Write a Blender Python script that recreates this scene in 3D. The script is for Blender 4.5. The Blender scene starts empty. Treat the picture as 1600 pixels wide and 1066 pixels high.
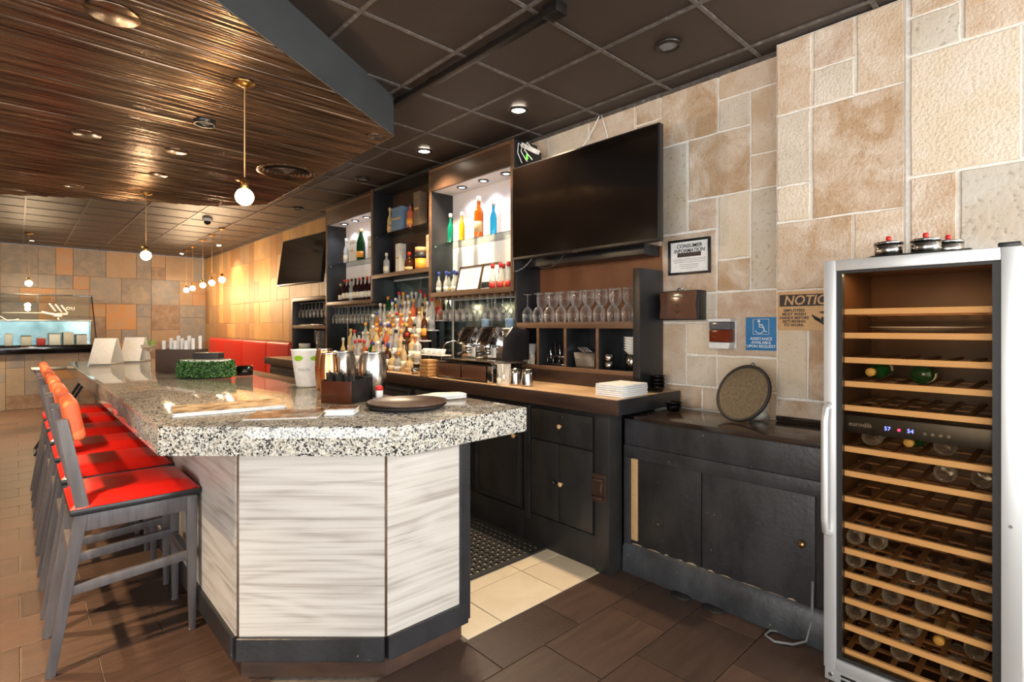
import bpy, bmesh, math, random
from mathutils import Vector, Matrix
R = math.radians
random.seed(7)
S = bpy.context.scene
COL = S.collection
PI = math.pi

# ------------------------------------------------------------ camera
cam = bpy.data.cameras.new('camera')
cam.sensor_width = 36; cam.lens = 829 / 1600 * 36; cam.shift_y = -23 / 1600
cam.clip_start = 0.02; cam.clip_end = 200
camo = bpy.data.objects.new('camera', cam); COL.objects.link(camo)
camo.location = (0, 0, 1.5); camo.rotation_euler = (R(90), 0, R(-43))
S.camera = camo
# ------------------------------------------------------------ world, exposure
S.view_settings.view_transform = 'Standard'; S.view_settings.look = 'None'
S.view_settings.gamma = 1; S.view_settings.use_curve_mapping = False
S.view_settings.exposure = 0.76
W = bpy.data.worlds.new('world'); S.world = W; W.use_nodes = True
W.node_tree.nodes['Background'].inputs[0].default_value = (0.88, 0.94, 1.0, 1)
W.node_tree.nodes['Background'].inputs[1].default_value = 1.2

def lamp(name, kind, loc, energy, color, parent=None, **kw):
    d = bpy.data.lights.new(name, kind); d.energy = energy; d.color = color
    rot = kw.pop('rot', (0, 0, 0))
    for k, v in kw.items(): setattr(d, k, v)
    o = bpy.data.objects.new(name, d); COL.objects.link(o)
    o.location = loc; o.rotation_euler = rot; o.parent = parent
    return o
WARM = (1.0, 0.72, 0.44)
SOFTWARM = (1.0, 0.76, 0.50)
DAY = (1.0, 0.985, 0.96)
# daylight of the storefront windows behind the viewer (frames are built with the walls)
WIN = [(-2.35, 2.2, 16), (0.25, 2.4, 16), (2.45, 1.5, 64)]
for wx, ww, we in WIN:
    lamp('window_daylight', 'AREA', (wx, -2.52, 1.65), we * ww, DAY, shape='RECTANGLE', size=ww, size_y=2.3, rot=(R(90), 0, 0))
lamp('window_daylight', 'AREA', (-3.92, -0.6, 1.65), 110, DAY, shape='RECTANGLE', size=2.6, size_y=2.3, rot=(R(90), 0, R(-90)))

# ------------------------------------------------------------ helpers
def lin(c): 
    return tuple(((x / 255) / 12.92 if x <= 10 else (((x / 255) + .055) / 1.055) ** 2.4) for x in c) + (1,)
MATS = {}
def new_mat(name):
    m = bpy.data.materials.new(name); m.use_nodes = True
    nt = m.node_tree; b = nt.nodes['Principled BSDF']
    MATS[name] = m
    return m, nt, b
def nd(nt, t, **kw):
    n = nt.nodes.new(t)
    for k, v in kw.items():
        if k.startswith('i_'): n.inputs[k[2:].replace('_', ' ')].default_value = v
        else: setattr(n, k, v)
    return n
def ramp(nt, stops, interp='LINEAR'):
    n = nt.nodes.new('ShaderNodeValToRGB'); cr = n.color_ramp; cr.interpolation = interp
    while len(cr.elements) < len(stops): cr.elements.new(0.5)
    for e, (p, c) in zip(cr.elements, stops): e.position = p; e.color = c
    return n
def coords(nt, stretch=(1, 1, 1), rnd=False):
    tc = nt.nodes.new('ShaderNodeTexCoord'); mp = nt.nodes.new('ShaderNodeMapping')
    mp.inputs['Scale'].default_value = stretch
    nt.links.new(tc.outputs['Object'], mp.inputs[0])
    if rnd:
        oi = nt.nodes.new('ShaderNodeObjectInfo'); mu = nd(nt, 'ShaderNodeMath', operation='MULTIPLY'); mu.inputs[1].default_value = 37
        nt.links.new(oi.outputs['Random'], mu.inputs[0]); nt.links.new(mu.outputs[0], mp.inputs['Location'])
    return mp.outputs[0]
def bump(nt, b, src, dist, strength=1.0):
    n = nt.nodes.new('ShaderNodeBump'); n.inputs['Distance'].default_value = dist; n.inputs['Strength'].default_value = strength
    nt.links.new(src, n.inputs['Height']); nt.links.new(n.outputs[0], b.inputs['Normal'])
def plain(name, c, rough=.5, metal=0, **kw):
    m, nt, b = new_mat(name)
    b.inputs['Base Color'].default_value = lin(c); b.inputs['Roughness'].default_value = rough; b.inputs['Metallic'].default_value = metal
    n = nd(nt, 'ShaderNodeTexNoise', i_Scale=kw.pop('ns', 40.)); n.inputs['Detail'].default_value = 3
    nt.links.new(coords(nt), n.inputs['Vector'])
    mx = ramp(nt, [(0.3, tuple(x * .88 for x in lin(c)[:3]) + (1,)), (0.7, lin(c))])
    nt.links.new(n.outputs[0], mx.inputs[0]); nt.links.new(mx.outputs[0], b.inputs['Base Color'])
    for k, v in kw.items(): b.inputs[k.replace('_', ' ')].default_value = v
    return m
def noisy(name, stops, scale=6, rough=.5, metal=0, stretch=(1, 1, 1), detail=6, dist=0, bd=0, rnd=False, distort=0, rr=None, nrough=.55):
    m, nt, b = new_mat(name)
    n = nd(nt, 'ShaderNodeTexNoise', i_Scale=float(scale)); n.inputs['Detail'].default_value = detail; n.inputs['Distortion'].default_value = distort; n.inputs['Roughness'].default_value = nrough
    nt.links.new(coords(nt, stretch, rnd), n.inputs['Vector'])
    r = ramp(nt, [(p, lin(c)) for p, c in stops]); nt.links.new(n.outputs[0], r.inputs[0]); nt.links.new(r.outputs[0], b.inputs['Base Color'])
    b.inputs['Roughness'].default_value = rough; b.inputs['Metallic'].default_value = metal
    if rr:
        q = ramp(nt, [(.3, (rr[0],) * 3 + (1,)), (.7, (rr[1],) * 3 + (1,))]); nt.links.new(n.outputs[0], q.inputs[0]); nt.links.new(q.outputs[0], b.inputs['Roughness'])
    if bd: bump(nt, b, n.outputs[0], bd)
    return m
def tilemat(name, cols, mott, rough=.6, scale=5, bd=.004, stretch=(1, 1, 1), speck=0.0, mamt=.6):
    """per-object colour from Object Info Random, mottled by noise"""
    m, nt, b = new_mat(name)
    oi = nt.nodes.new('ShaderNodeObjectInfo')
    r = ramp(nt, [(i / len(cols), lin(c)) for i, c in enumerate(cols)], 'CONSTANT'); nt.links.new(oi.outputs['Random'], r.inputs[0])
    v = coords(nt, stretch, True)
    n = nd(nt, 'ShaderNodeTexNoise', i_Scale=float(scale)); n.inputs['Detail'].default_value = 8; n.inputs['Roughness'].default_value = .62; n.inputs['Distortion'].default_value = .6
    nt.links.new(v, n.inputs['Vector'])
    f = ramp(nt, [(.38, (0, 0, 0, 1)), (.66, (1, 1, 1, 1))]); nt.links.new(n.outputs[0], f.inputs[0])
    am = nd(nt, 'ShaderNodeMath', operation='MULTIPLY'); am.inputs[1].default_value = mamt; nt.links.new(f.outputs[0], am.inputs[0])
    mx = nd(nt, 'ShaderNodeMix', data_type='RGBA'); nt.links.new(am.outputs[0], mx.inputs[0])
    nt.links.new(r.outputs[0], mx.inputs[6]); mx.inputs[7].default_value = lin(mott)
    last = mx.outputs[2]
    n2 = nd(nt, 'ShaderNodeTexNoise', i_Scale=scale * 14.); n2.inputs['Detail'].default_value = 4; nt.links.new(v, n2.inputs['Vector'])
    if speck:
        g = ramp(nt, [(.30, (.35, .3, .26, 1)), (.42, (1, 1, 1, 1))]); nt.links.new(n2.outputs[0], g.inputs[0])
        m2 = nd(nt, 'ShaderNodeMix', data_type='RGBA', blend_type='MULTIPLY'); m2.inputs[0].default_value = speck
        nt.links.new(last, m2.inputs[6]); nt.links.new(g.outputs[0], m2.inputs[7]); last = m2.outputs[2]
    nt.links.new(last, b.inputs['Base Color']); b.inputs['Roughness'].default_value = rough
    if bd: bump(nt, b, n2.outputs[0], bd)
    return m
def thin_glass(name, tint=(1, 1, 1), refl=.9, blend=.25, rough=.02, gcol=(1, 1, 1)):
    m = bpy.data.materials.new(name); m.use_nodes = True; nt = m.node_tree; nt.nodes.clear(); MATS[name] = m
    out = nt.nodes.new('ShaderNodeOutputMaterial'); mx = nt.nodes.new('ShaderNodeMixShader')
    t = nt.nodes.new('ShaderNodeBsdfTransparent'); t.inputs[0].default_value = tint + (1,)
    g = nt.nodes.new('ShaderNodeBsdfGlossy'); g.inputs['Roughness'].default_value = rough; g.inputs[0].default_value = gcol + (1,)
    lw = nt.nodes.new('ShaderNodeLayerWeight'); lw.inputs[0].default_value = blend
    mu = nd(nt, 'ShaderNodeMath', operation='MULTIPLY'); mu.inputs[1].default_value = refl
    nt.links.new(lw.outputs['Fresnel' if blend < .5 else 'Facing'], mu.inputs[0]); nt.links.new(mu.outputs[0], mx.inputs[0])
    nt.links.new(t.outputs[0], mx.inputs[1]); nt.links.new(g.outputs[0], mx.inputs[2]); nt.links.new(mx.outputs[0], out.inputs[0])
    return m
def emis(name, c, strength):
    m, nt, b = new_mat(name)
    b.inputs['Base Color'].default_value = lin(c); b.inputs['Emission Color'].default_value = lin(c); b.inputs['Emission Strength'].default_value = strength
    return m
def bottle_mat(name, c, trans=.7, rough=.06):
    m, nt, b = new_mat(name)
    b.inputs['Base Color'].default_value = lin(c); b.inputs['Roughness'].default_value = rough
    b.inputs['Transmission Weight'].default_value = trans; b.inputs['IOR'].default_value = 1.4
    return m

class B:
    def __init__(s): s.v = []; s.f = []; s.sm = []
    def add(s, vs, fs, smooth=False):
        n = len(s.v); s.v += [tuple(p) for p in vs]; s.f += [[i + n for i in f] for f in fs]; s.sm += [smooth] * len(fs); return s
    def box(s, x0, x1, y0, y1, z0, z1):
        return s.add([(x0, y0, z0), (x1, y0, z0), (x1, y1, z0), (x0, y1, z0), (x0, y0, z1), (x1, y0, z1), (x1, y1, z1), (x0, y1, z1)],
                     [(0, 3, 2, 1), (4, 5, 6, 7), (0, 1, 5, 4), (1, 2, 6, 5), (2, 3, 7, 6), (3, 0, 4, 7)])
    def prism(s, poly, a, b, ax='z'):
        n = len(poly)
        def mk(p, h): return {'z': (p[0], p[1], h), 'y': (p[0], h, p[1]), 'x': (h, p[0], p[1])}[ax]
        return s.add([mk(p, a) for p in poly] + [mk(p, b) for p in poly],
                     [tuple(range(n - 1, -1, -1)), tuple(range(n, 2 * n))] + [(i, (i + 1) % n, n + (i + 1) % n, n + i) for i in range(n)])
    def lathe(s, prof, seg=16, c=(0, 0, 0), rot=None, cap=True, sx=1, sy=1):
        vs = []; fs = []
        for r, z in prof:
            for k in range(seg):
                a = 2 * PI * k / seg; vs.append(Vector((r * math.cos(a) * sx, r * math.sin(a) * sy, z)))
        for i in range(len(prof) - 1):
            for k in range(seg):
                k2 = (k + 1) % seg; fs.append((i * seg + k, i * seg + k2, (i + 1) * seg + k2, (i + 1) * seg + k))
        if rot is not None: vs = [rot @ v for v in vs]
        c = Vector(c); s.add([v + c for v in vs], fs, True)
        if cap:
            n = len(s.v) - len(vs)
            for row, fl in ((0, True), (len(prof) - 1, False)):
                if prof[row][0] > 1e-4:
                    ring = [n + row * seg + k for k in range(seg)]
                    s.f.append(ring[::-1] if fl else ring); s.sm.append(False)
        return s
    def cyl(s, p0, p1, r0, r1=None, seg=12):
        p0 = Vector(p0); p1 = Vector(p1); d = p1 - p0
        rot = d.to_track_quat('Z', 'Y').to_matrix()
        return s.lathe([(r0, 0), (r0 if r1 is None else r1, d.length)], seg, p0, rot)
    def tube(s, pts, r, seg=6):
        pts = [Vector(p) for p in pts]; vs = []; fs = []; up = None
        for i, p in enumerate(pts):
            t = (pts[min(i + 1, len(pts) - 1)] - pts[max(i - 1, 0)]).normalized()
            if up is None: up = t.orthogonal().normalized()
            up = (up - t * up.dot(t)).normalized(); w = t.cross(up)
            for k in range(seg):
                a = 2 * PI * k / seg; vs.append(p + up * math.cos(a) * r + w * math.sin(a) * r)
        for i in range(len(pts) - 1):
            for k in range(seg):
                k2 = (k + 1) % seg; fs.append((i * seg + k, i * seg + k2, (i + 1) * seg + k2, (i + 1) * seg + k))
        fs.append(tuple(range(seg - 1, -1, -1))); m = (len(pts) - 1) * seg; fs.append(tuple(m + k for k in range(seg)))
        return s.add(vs, fs, True)
    def bar(s, p0, p1, w, d, side=(0, 1, 0)):
        p0 = Vector(p0); p1 = Vector(p1); t = (p1 - p0).normalized(); a = Vector(side); a = (a - t * a.dot(t)).normalized(); b = t.cross(a)
        vs = [p + a * i * w / 2 + b * j * d / 2 for p in (p0, p1) for i, j in ((-1, -1), (1, -1), (1, 1), (-1, 1))]
        return s.add(vs, [(0, 3, 2, 1), (4, 5, 6, 7), (0, 1, 5, 4), (1, 2, 6, 5), (2, 3, 7, 6), (3, 0, 4, 7)])
    def sphere(s, c, r, seg=14, rings=8, sz=1):
        return s.lathe([(r * math.sin(PI * i / rings), -r * sz * math.cos(PI * i / rings)) for i in range(rings + 1)], seg, c, cap=False)
    def build(s, name, mat, parent=None, bevel=0, local=False, segs=2, smooth=None):
        off = Vector((0, 0, 0))
        if not local:
            p = parent
            while p is not None: off += p.location; p = p.parent
        me = bpy.data.meshes.new(name); me.from_pydata([tuple(Vector(v) - off) for v in s.v], [], s.f)
        for p, q in zip(me.polygons, s.sm): p.use_smooth = q if smooth is None else smooth
        bm = bmesh.new(); bm.from_mesh(me)
        bmesh.ops.recalc_face_normals(bm, faces=bm.faces)
        if bevel:
            es = [e for e in bm.edges if len(e.link_faces) == 2 and e.calc_face_angle(0) > .6]
            bmesh.ops.bevel(bm, geom=es, offset=bevel, segments=segs, affect='EDGES', profile=.6, clamp_overlap=True)
            if segs > 1:
                for f in bm.faces: f.smooth = True
        bm.to_mesh(me); bm.free()
        if bevel and segs > 1:
            try: me.set_sharp_from_angle(angle=R(40))
            except Exception: pass
        me.materials.append(MATS[mat])
        o = bpy.data.objects.new(name, me); COL.objects.link(o); o.parent = parent
        return o
def tag(o, label, cat, group=None, kind=None):
    o['label'] = label; o['category'] = cat
    if group: o['group'] = group
    if kind: o['kind'] = kind
    return o
def thing(name, label, cat, loc=(0, 0, 0), group=None, rz=0):
    o = bpy.data.objects.new(name, None); COL.objects.link(o); o.location = loc; o.rotation_euler = (0, 0, rz)
    o.empty_display_size = .05
    return tag(o, label, cat, group)
def struct(o, label, cat):
    return tag(o, label, cat, kind='structure')
def dup(o, parent=None, loc=None, label=None, rz=None):
    c = o.copy(); COL.objects.link(c); c.parent = parent
    if loc is not None: c.location = loc
    if rz is not None: c.rotation_euler = (c.rotation_euler[0], c.rotation_euler[1], rz)
    if label: c['label'] = label
    for ch in o.children: dup(ch, c)
    return c
ORD = ['first', 'second', 'third', 'fourth', 'fifth', 'sixth', 'seventh', 'eighth', 'ninth', 'tenth', 'eleventh', 'twelfth', 'thirteenth', 'fourteenth', 'fifteenth', 'sixteenth']
TEXTC = {}
def text(body, size, loc, rot, mat, parent, name='lettering', align='CENTER', ext=.0008, sx=1, shear=0, bold=0):
    cu = bpy.data.curves.new('lettering', 'FONT'); cu.body = body; cu.size = size; cu.align_x = align; cu.align_y = 'CENTER'; cu.extrude = ext; cu.shear = shear; cu.offset = bold; cu.resolution_u = 3
    t = bpy.data.objects.new('lettering', cu)
    me = bpy.data.meshes.new_from_object(t); bpy.data.objects.remove(t)
    me.materials.clear(); me.materials.append(MATS[mat])
    for v in me.vertices: v.co.x *= sx
    o = bpy.data.objects.new(name, me); COL.objects.link(o); o.parent = parent
    off = Vector((0, 0, 0)); p = parent
    while p is not None: off += p.location; p = p.parent
    o.location = Vector(loc) - off; o.rotation_euler = rot
    return o
WALLROT = (R(90), 0, R(-90))      # reads on a surface that faces -X

# ------------------------------------------------------------ materials
tilemat('travertine', [(199, 172, 142), (214, 196, 170), (182, 150, 117), (204, 190, 172), (200, 172, 144), (186, 156, 130)], (224, 210, 194), .55, 5, .004, speck=.28, mamt=.8)
tilemat('travertine_pale', [(196, 190, 178), (206, 196, 180)], (176, 146, 112), .6, 3, .003, speck=.5, mamt=.5)
noisy('grout', [(.3, (224, 218, 208)), (.7, (245, 241, 234))], 60, .9, bd=.004)
tilemat('slate', [(128, 124, 120), (138, 126, 112), (118, 118, 120), (168, 120, 74), (144, 132, 118), (122, 98, 82), (172, 124, 76), (112, 114, 118), (150, 124, 98), (130, 126, 122), (116, 112, 108)], (150, 134, 116), .6, 6, .008, mamt=.75)
tilemat('slate_warm', [(182, 142, 94), (164, 122, 78), (198, 160, 108), (150, 112, 76), (178, 144, 102), (158, 132, 102), (190, 148, 90)], (148, 110, 72), .55, 4, .006, stretch=(1, 1, .4), mamt=.5)
noisy('slate_grout', [(.3, (96, 80, 64)), (.7, (130, 112, 92))], 30, .9)
tilemat('ceiling_panel', [(55, 43, 37), (51, 40, 35), (58, 46, 40)], (38, 31, 28), .42, 30, .003, mamt=.5)
noisy('ceiling_smooth', [(.3, (58, 58, 60)), (.7, (82, 82, 82))], 6, .45)
noisy('ceiling_bar', [(.35, (72, 66, 62)), (.6, (96, 90, 86)), (.75, (140, 132, 124))], 25, .5)
noisy('soffit_bronze', [(.35, (74, 60, 51)), (.65, (134, 110, 90))], 3, .27, .85, stretch=(.6, 14, 1), bd=.003)
noisy('fascia_grey', [(.3, (58, 60, 62)), (.7, (68, 70, 72))], 3, .6)
tilemat('floor_tile', [(76, 57, 47), (84, 64, 52), (70, 54, 45), (80, 62, 51)], (52, 39, 32), .3, 9, .0015, stretch=(.35, 3, 1), mamt=.6)
noisy('floor_grout', [(.3, (88, 78, 68)), (.7, (120, 108, 94))], 40, .8)
tilemat('floor_tile_cream', [(222, 206, 178), (216, 198, 170)], (204, 184, 152), .35, 6, .001, mamt=.4)
noisy('plaster', [(.3, (196, 186, 170)), (.7, (206, 196, 182))], 3, .8)
# granite
m, nt, b = new_mat('granite')
v = coords(nt); nz = nd(nt, 'ShaderNodeTexNoise', i_Scale=60.); nt.links.new(v, nz.inputs['Vector'])
mxv = nd(nt, 'ShaderNodeMix', data_type='VECTOR'); mxv.inputs[0].default_value = .012
nt.links.new(v, mxv.inputs[4]); nt.links.new(nz.outputs['Color'], mxv.inputs[5])
vo = nd(nt, 'ShaderNodeTexVoronoi', i_Scale=165.); nt.links.new(mxv.outputs[1], vo.inputs['Vector'])
sp = nt.nodes.new('ShaderNodeSeparateColor'); nt.links.new(vo.outputs['Color'], sp.inputs[0])
n2 = nd(nt, 'ShaderNodeTexNoise', i_Scale=22.); nt.links.new(v, n2.inputs['Vector'])
ad = nd(nt, 'ShaderNodeMath', operation='ADD'); nt.links.new(sp.outputs[0], ad.inputs[0])
sc = nd(nt, 'ShaderNodeMath', operation='MULTIPLY_ADD'); sc.inputs[1].default_value = .9; sc.inputs[2].default_value = -.45; nt.links.new(n2.outputs[0], sc.inputs[0]); nt.links.new(sc.outputs[0], ad.inputs[1])
r = ramp(nt, [(0, lin((38, 38, 40))), (.14, lin((92, 90, 88))), (.25, lin((140, 137, 130))), (.38, lin((186, 182, 172))), (.7, lin((206, 202, 192))), (.9, lin((170, 158, 136)))], 'CONSTANT')
nt.links.new(ad.outputs[0], r.inputs[0]); nt.links.new(r.outputs[0], b.inputs['Base Color']); b.inputs['Roughness'].default_value = .06
b.inputs['Specular IOR Level'].default_value = .4
# pale laminate with swirling grain
def grain(name, stops, rough=.45):
    m, nt, b = new_mat(name)
    n0 = nd(nt, 'ShaderNodeTexNoise', i_Scale=1.6); n0.inputs['Detail'].default_value = 2; nt.links.new(coords(nt, (.5, .5, 3.2), True), n0.inputs['Vector'])
    sc = nd(nt, 'ShaderNodeMath', operation='MULTIPLY'); sc.inputs[1].default_value = 15; nt.links.new(n0.outputs[0], sc.inputs[0])
    fr_ = nd(nt, 'ShaderNodeMath', operation='PINGPONG'); fr_.inputs[1].default_value = 1; nt.links.new(sc.outputs[0], fr_.inputs[0])
    n = nd(nt, 'ShaderNodeTexNoise', i_Scale=4.); n.inputs['Detail'].default_value = 9; n.inputs['Roughness'].default_value = .62; n.inputs['Distortion'].default_value = .5; nt.links.new(coords(nt, (.3, .3, 13), True), n.inputs['Vector'])
    a = nd(nt, 'ShaderNodeMix', data_type='FLOAT'); a.inputs[0].default_value = .86
    nt.links.new(fr_.outputs[0], a.inputs[2]); nt.links.new(n.outputs[0], a.inputs[3])
    r = ramp(nt, [(p, lin(c)) for p, c in stops]); nt.links.new(a.outputs[0], r.inputs[0]); nt.links.new(r.outputs[0], b.inputs['Base Color'])
    b.inputs['Roughness'].default_value = rough
    return m
grain('laminate', [(.25, (134, 126, 119)), (.40, (168, 160, 152)), (.52, (186, 180, 172)), (.75, (198, 193, 186))])
def worn(name, c, scuff, chip, rough=.42, amt=.66):
    m, nt, b = new_mat(name)
    v = coords(nt, (1, 1, .5)); n = nd(nt, 'ShaderNodeTexNoise', i_Scale=5.); n.inputs['Detail'].default_value = 9; n.inputs['Roughness'].default_value = .7; nt.links.new(v, n.inputs['Vector'])
    r = ramp(nt, [(.35, lin(c)), (.62, lin(scuff)), (.8, lin(scuff))]); nt.links.new(n.outputs[0], r.inputs[0])
    n2 = nd(nt, 'ShaderNodeTexNoise', i_Scale=48.); n2.inputs['Detail'].default_value = 5; nt.links.new(coords(nt), n2.inputs['Vector'])
    f = ramp(nt, [(amt, (0, 0, 0, 1)), (amt + .03, (1, 1, 1, 1))]); nt.links.new(n2.outputs[0], f.inputs[0])
    mx = nd(nt, 'ShaderNodeMix', data_type='RGBA'); nt.links.new(f.outputs[0], mx.inputs[0]); nt.links.new(r.outputs[0], mx.inputs[6]); mx.inputs[7].default_value = lin(chip)
    nt.links.new(mx.outputs[2], b.inputs['Base Color']); b.inputs['Roughness'].default_value = rough
    bump(nt, b, n2.outputs[0], .0015)
    return m
worn('black_paint', (26, 25, 25), (43, 42, 42), (120, 112, 102), .4, .73)
worn('black_paint_scuffed', (30, 29, 30), (56, 55, 57), (150, 138, 120), .4, .73)
worn('kick_paint', (40, 40, 42), (70, 72, 75), (180, 170, 156), .4, .72)
worn('trim_paint', (24, 23, 24), (42, 42, 44), (120, 110, 100), .35, .72)
noisy('dark_walnut', [(.3, (52, 37, 28)), (.7, (82, 60, 44))], 4, .4, stretch=(1, .3, 4))
noisy('shelf_edge', [(.3, (76, 54, 38)), (.7, (112, 82, 58))], 4, .45, stretch=(1, .3, 4))
noisy('hutch_black', [(.35, (26, 26, 28)), (.7, (42, 43, 47))], 4, .38)
noisy('rust_panel', [(.3, (92, 54, 32)), (.7, (118, 74, 46))], 4, .5, stretch=(1, 1, .4))
noisy('counter_tan', [(.3, (186, 150, 112)), (.7, (212, 180, 142))], 5, .3)
noisy('counter_edge', [(.3, (48, 34, 28)), (.7, (76, 54, 42))], 5, .35, stretch=(1, .4, 3))
noisy('counter_black', [(.35, (40, 32, 28)), (.7, (58, 46, 38))], 4, .14)
noisy('stool_wood', [(.3, (68, 64, 66)), (.7, (96, 91, 92))], 6, .42, stretch=(4, 4, .5))
plain('stool_wood_end', (196, 158, 112), .5)
plain('seat_vinyl', (204, 28, 18), .28)
plain('black_vinyl', (30, 30, 33), .32)
m, nt, b = new_mat('orange_fabric')
w = nd(nt, 'ShaderNodeTexVoronoi', feature='SMOOTH_F1'); w.inputs['Scale'].default_value = 9.; nt.links.new(coords(nt), w.inputs['Vector'])
wv = nd(nt, 'ShaderNodeMath', operation='SINE'); mu = nd(nt, 'ShaderNodeMath', operation='MULTIPLY'); mu.inputs[1].default_value = 13; nt.links.new(w.outputs['Distance'], mu.inputs[0]); nt.links.new(mu.outputs[0], wv.inputs[0])
r = ramp(nt, [(.35, lin((214, 92, 50))), (.55, lin((232, 122, 70)))]); nt.links.new(wv.outputs[0], r.inputs[0]); nt.links.new(r.outputs[0], b.inputs['Base Color']); b.inputs['Roughness'].default_value = .6
plain('red_vinyl', (205, 40, 22), .38)
noisy('stainless', [(.3, (206, 207, 208)), (.7, (222, 223, 224))], 4, .34, .6, stretch=(1, 1, .2))
noisy('brushed_steel', [(.3, (176, 172, 166)), (.7, (206, 202, 196))], 6, .2, 1, stretch=(1, 1, .3))
plain('chrome', (215, 215, 215), .08, 1)
plain('copper', (205, 150, 100), .2, 1)
plain('brass', (190, 150, 90), .3, 1)
plain('dark_metal', (60, 56, 54), .35, .8)
plain('iron_rust', (70, 50, 40), .6, .5)
plain('black_plastic', (24, 24, 26), .35)
plain('black_gloss', (14, 13, 13), .08)
noisy('tv_screen', [(.3, (14, 10, 8)), (.7, (20, 14, 11))], 2, .12)
plain('white_plastic', (232, 232, 230), .35)
plain('white_paper', (236, 236, 234), .7)
plain('white_ceramic', (238, 236, 230), .2)
plain('cream_box', (222, 216, 204), .6)
plain('bare_wood', (168, 146, 122), .7)
plain('grey_plastic', (120, 122, 124), .4)
plain('blue_sign', (34, 122, 184), .45)
plain('tan_sign', (214, 172, 124), .6)
plain('sign_brown', (62, 50, 48), .6)
plain('ink', (60, 58, 60), .7)
plain('ink_grey', (150, 150, 154), .7)
plain('sign_white', (226, 236, 240), .5)
plain('amber_plastic', (88, 38, 18), .18, Transmission_Weight=.3)
plain('smoke_plastic', (98, 66, 50), .15)
plain('soap_amber', (110, 40, 12), .12)
plain('soap_clear', (96, 96, 100), .15)
noisy('grille_cloth', [(.3, (84, 72, 54)), (.7, (110, 96, 74))], 60, .8, bd=.002)
plain('rubber', (30, 29, 28), .6)
noisy('leaf', [(.3, (40, 82, 36)), (.55, (84, 132, 70)), (.75, (128, 166, 108))], 60, .5)
plain('leaf_dark', (34, 62, 28), .7)
plain('leaf_print', (132, 178, 30), .4)
plain('green_plastic', (120, 190, 40), .5)
plain('brown_box', (84, 66, 56), .6)
plain('dark_box', (44, 42, 44), .5)
noisy('wicker', [(.3, (160, 108, 58)), (.7, (214, 160, 98))], 40, .6, bd=.003)
noisy('shelf_beech', [(.3, (222, 184, 138)), (.7, (236, 204, 160))], 5, .45, stretch=(1, .3, 5))
noisy('shelf_slat', [(.3, (120, 84, 52)), (.7, (150, 108, 68))], 5, .5, stretch=(.4, 4, 4))
noisy('fridge_inside', [(.3, (74, 48, 26)), (.7, (100, 66, 36))], 3, .45)
plain('gasket', (28, 24, 22), .5)
plain('red_plastic', (205, 40, 36), .35)
noisy('menu_print', [(.35, (112, 80, 54)), (.5, (186, 156, 116)), (.62, (212, 190, 154))], 14, .7)
noisy('magazine_print', [(.35, (58, 44, 36)), (.5, (140, 100, 66)), (.65, (176, 172, 166))], 10, .25)
noisy('lit_back', [(.3, (214, 206, 206)), (.7, (226, 220, 218))], 2, .35)
noisy('tray_brown', [(.35, (66, 48, 40)), (.7, (92, 70, 58))], 6, .3)
noisy('mirror_teal', [(.3, (90, 112, 116)), (.6, (128, 146, 148)), (.8, (84, 70, 56))], 3, .16, .85)
thin_glass('pane', (.97, .99, .98), .8, .15)
thin_glass('pane_green', (.86, .95, .92), .9, .25)
thin_glass('fridge_glass', (.93, .86, .76), .7, .12)
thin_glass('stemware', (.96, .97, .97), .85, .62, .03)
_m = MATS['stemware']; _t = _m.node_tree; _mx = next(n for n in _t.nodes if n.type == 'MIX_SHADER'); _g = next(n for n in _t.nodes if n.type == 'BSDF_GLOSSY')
_d = _t.nodes.new('ShaderNodeBsdfTranslucent'); _d.inputs[0].default_value = (.95, .95, .95, 1); _d2 = _t.nodes.new('ShaderNodeBsdfDiffuse'); _d2.inputs[0].default_value = (.95, .95, .95, 1)  # white put into the glass edges, standing in for bright reflections
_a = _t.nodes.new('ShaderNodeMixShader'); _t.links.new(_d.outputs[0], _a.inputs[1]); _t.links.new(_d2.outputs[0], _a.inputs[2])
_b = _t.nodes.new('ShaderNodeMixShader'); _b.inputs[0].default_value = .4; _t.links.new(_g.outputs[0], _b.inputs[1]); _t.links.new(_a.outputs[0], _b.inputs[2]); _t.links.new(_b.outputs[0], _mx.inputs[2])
thin_glass('sneeze_glass', (.93, .96, .96), 1.0, .28)
emis('bulb_glow', (255, 214, 150), 60)
emis('bulb_glow_small', (255, 205, 140), 40)
emis('spot_glow', (255, 238, 214), 30)
emis('cool_glow', (225, 235, 255), 9)
emis('led_blue', (90, 110, 255), 4)
emis('led_red', (255, 40, 90), 4)
emis('led_green', (70, 220, 40), 2.5)
for n, c, t in [('clear', (236, 236, 231), .68), ('amber', (196, 130, 70), .6), ('gold', (232, 204, 150), .45), ('green', (34, 112, 52), .5), ('brown', (84, 44, 22), .4), ('rose', (226, 120, 84), .5), ('blue', (40, 160, 215), .45), ('yellow', (214, 176, 30), .45), ('orange', (206, 104, 26), .5), ('teal', (16, 128, 104), .45), ('smoke', (170, 176, 170), .45), ('winered', (44, 20, 24), .2), ('champagne', (22, 62, 30), .3)]:
    bottle_mat('b_' + n, c, t)
for n, c in [('red', (190, 44, 36)), ('black', (34, 32, 32)), ('gold', (200, 164, 90)), ('cream', (232, 220, 194)), ('blue', (50, 70, 150)), ('green', (50, 120, 60)), ('orange', (228, 150, 50)), ('white', (236, 234, 228)), ('silver', (196, 196, 194)), ('tan', (206, 168, 118))]:
    plain('p_' + n, c, .45)

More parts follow.
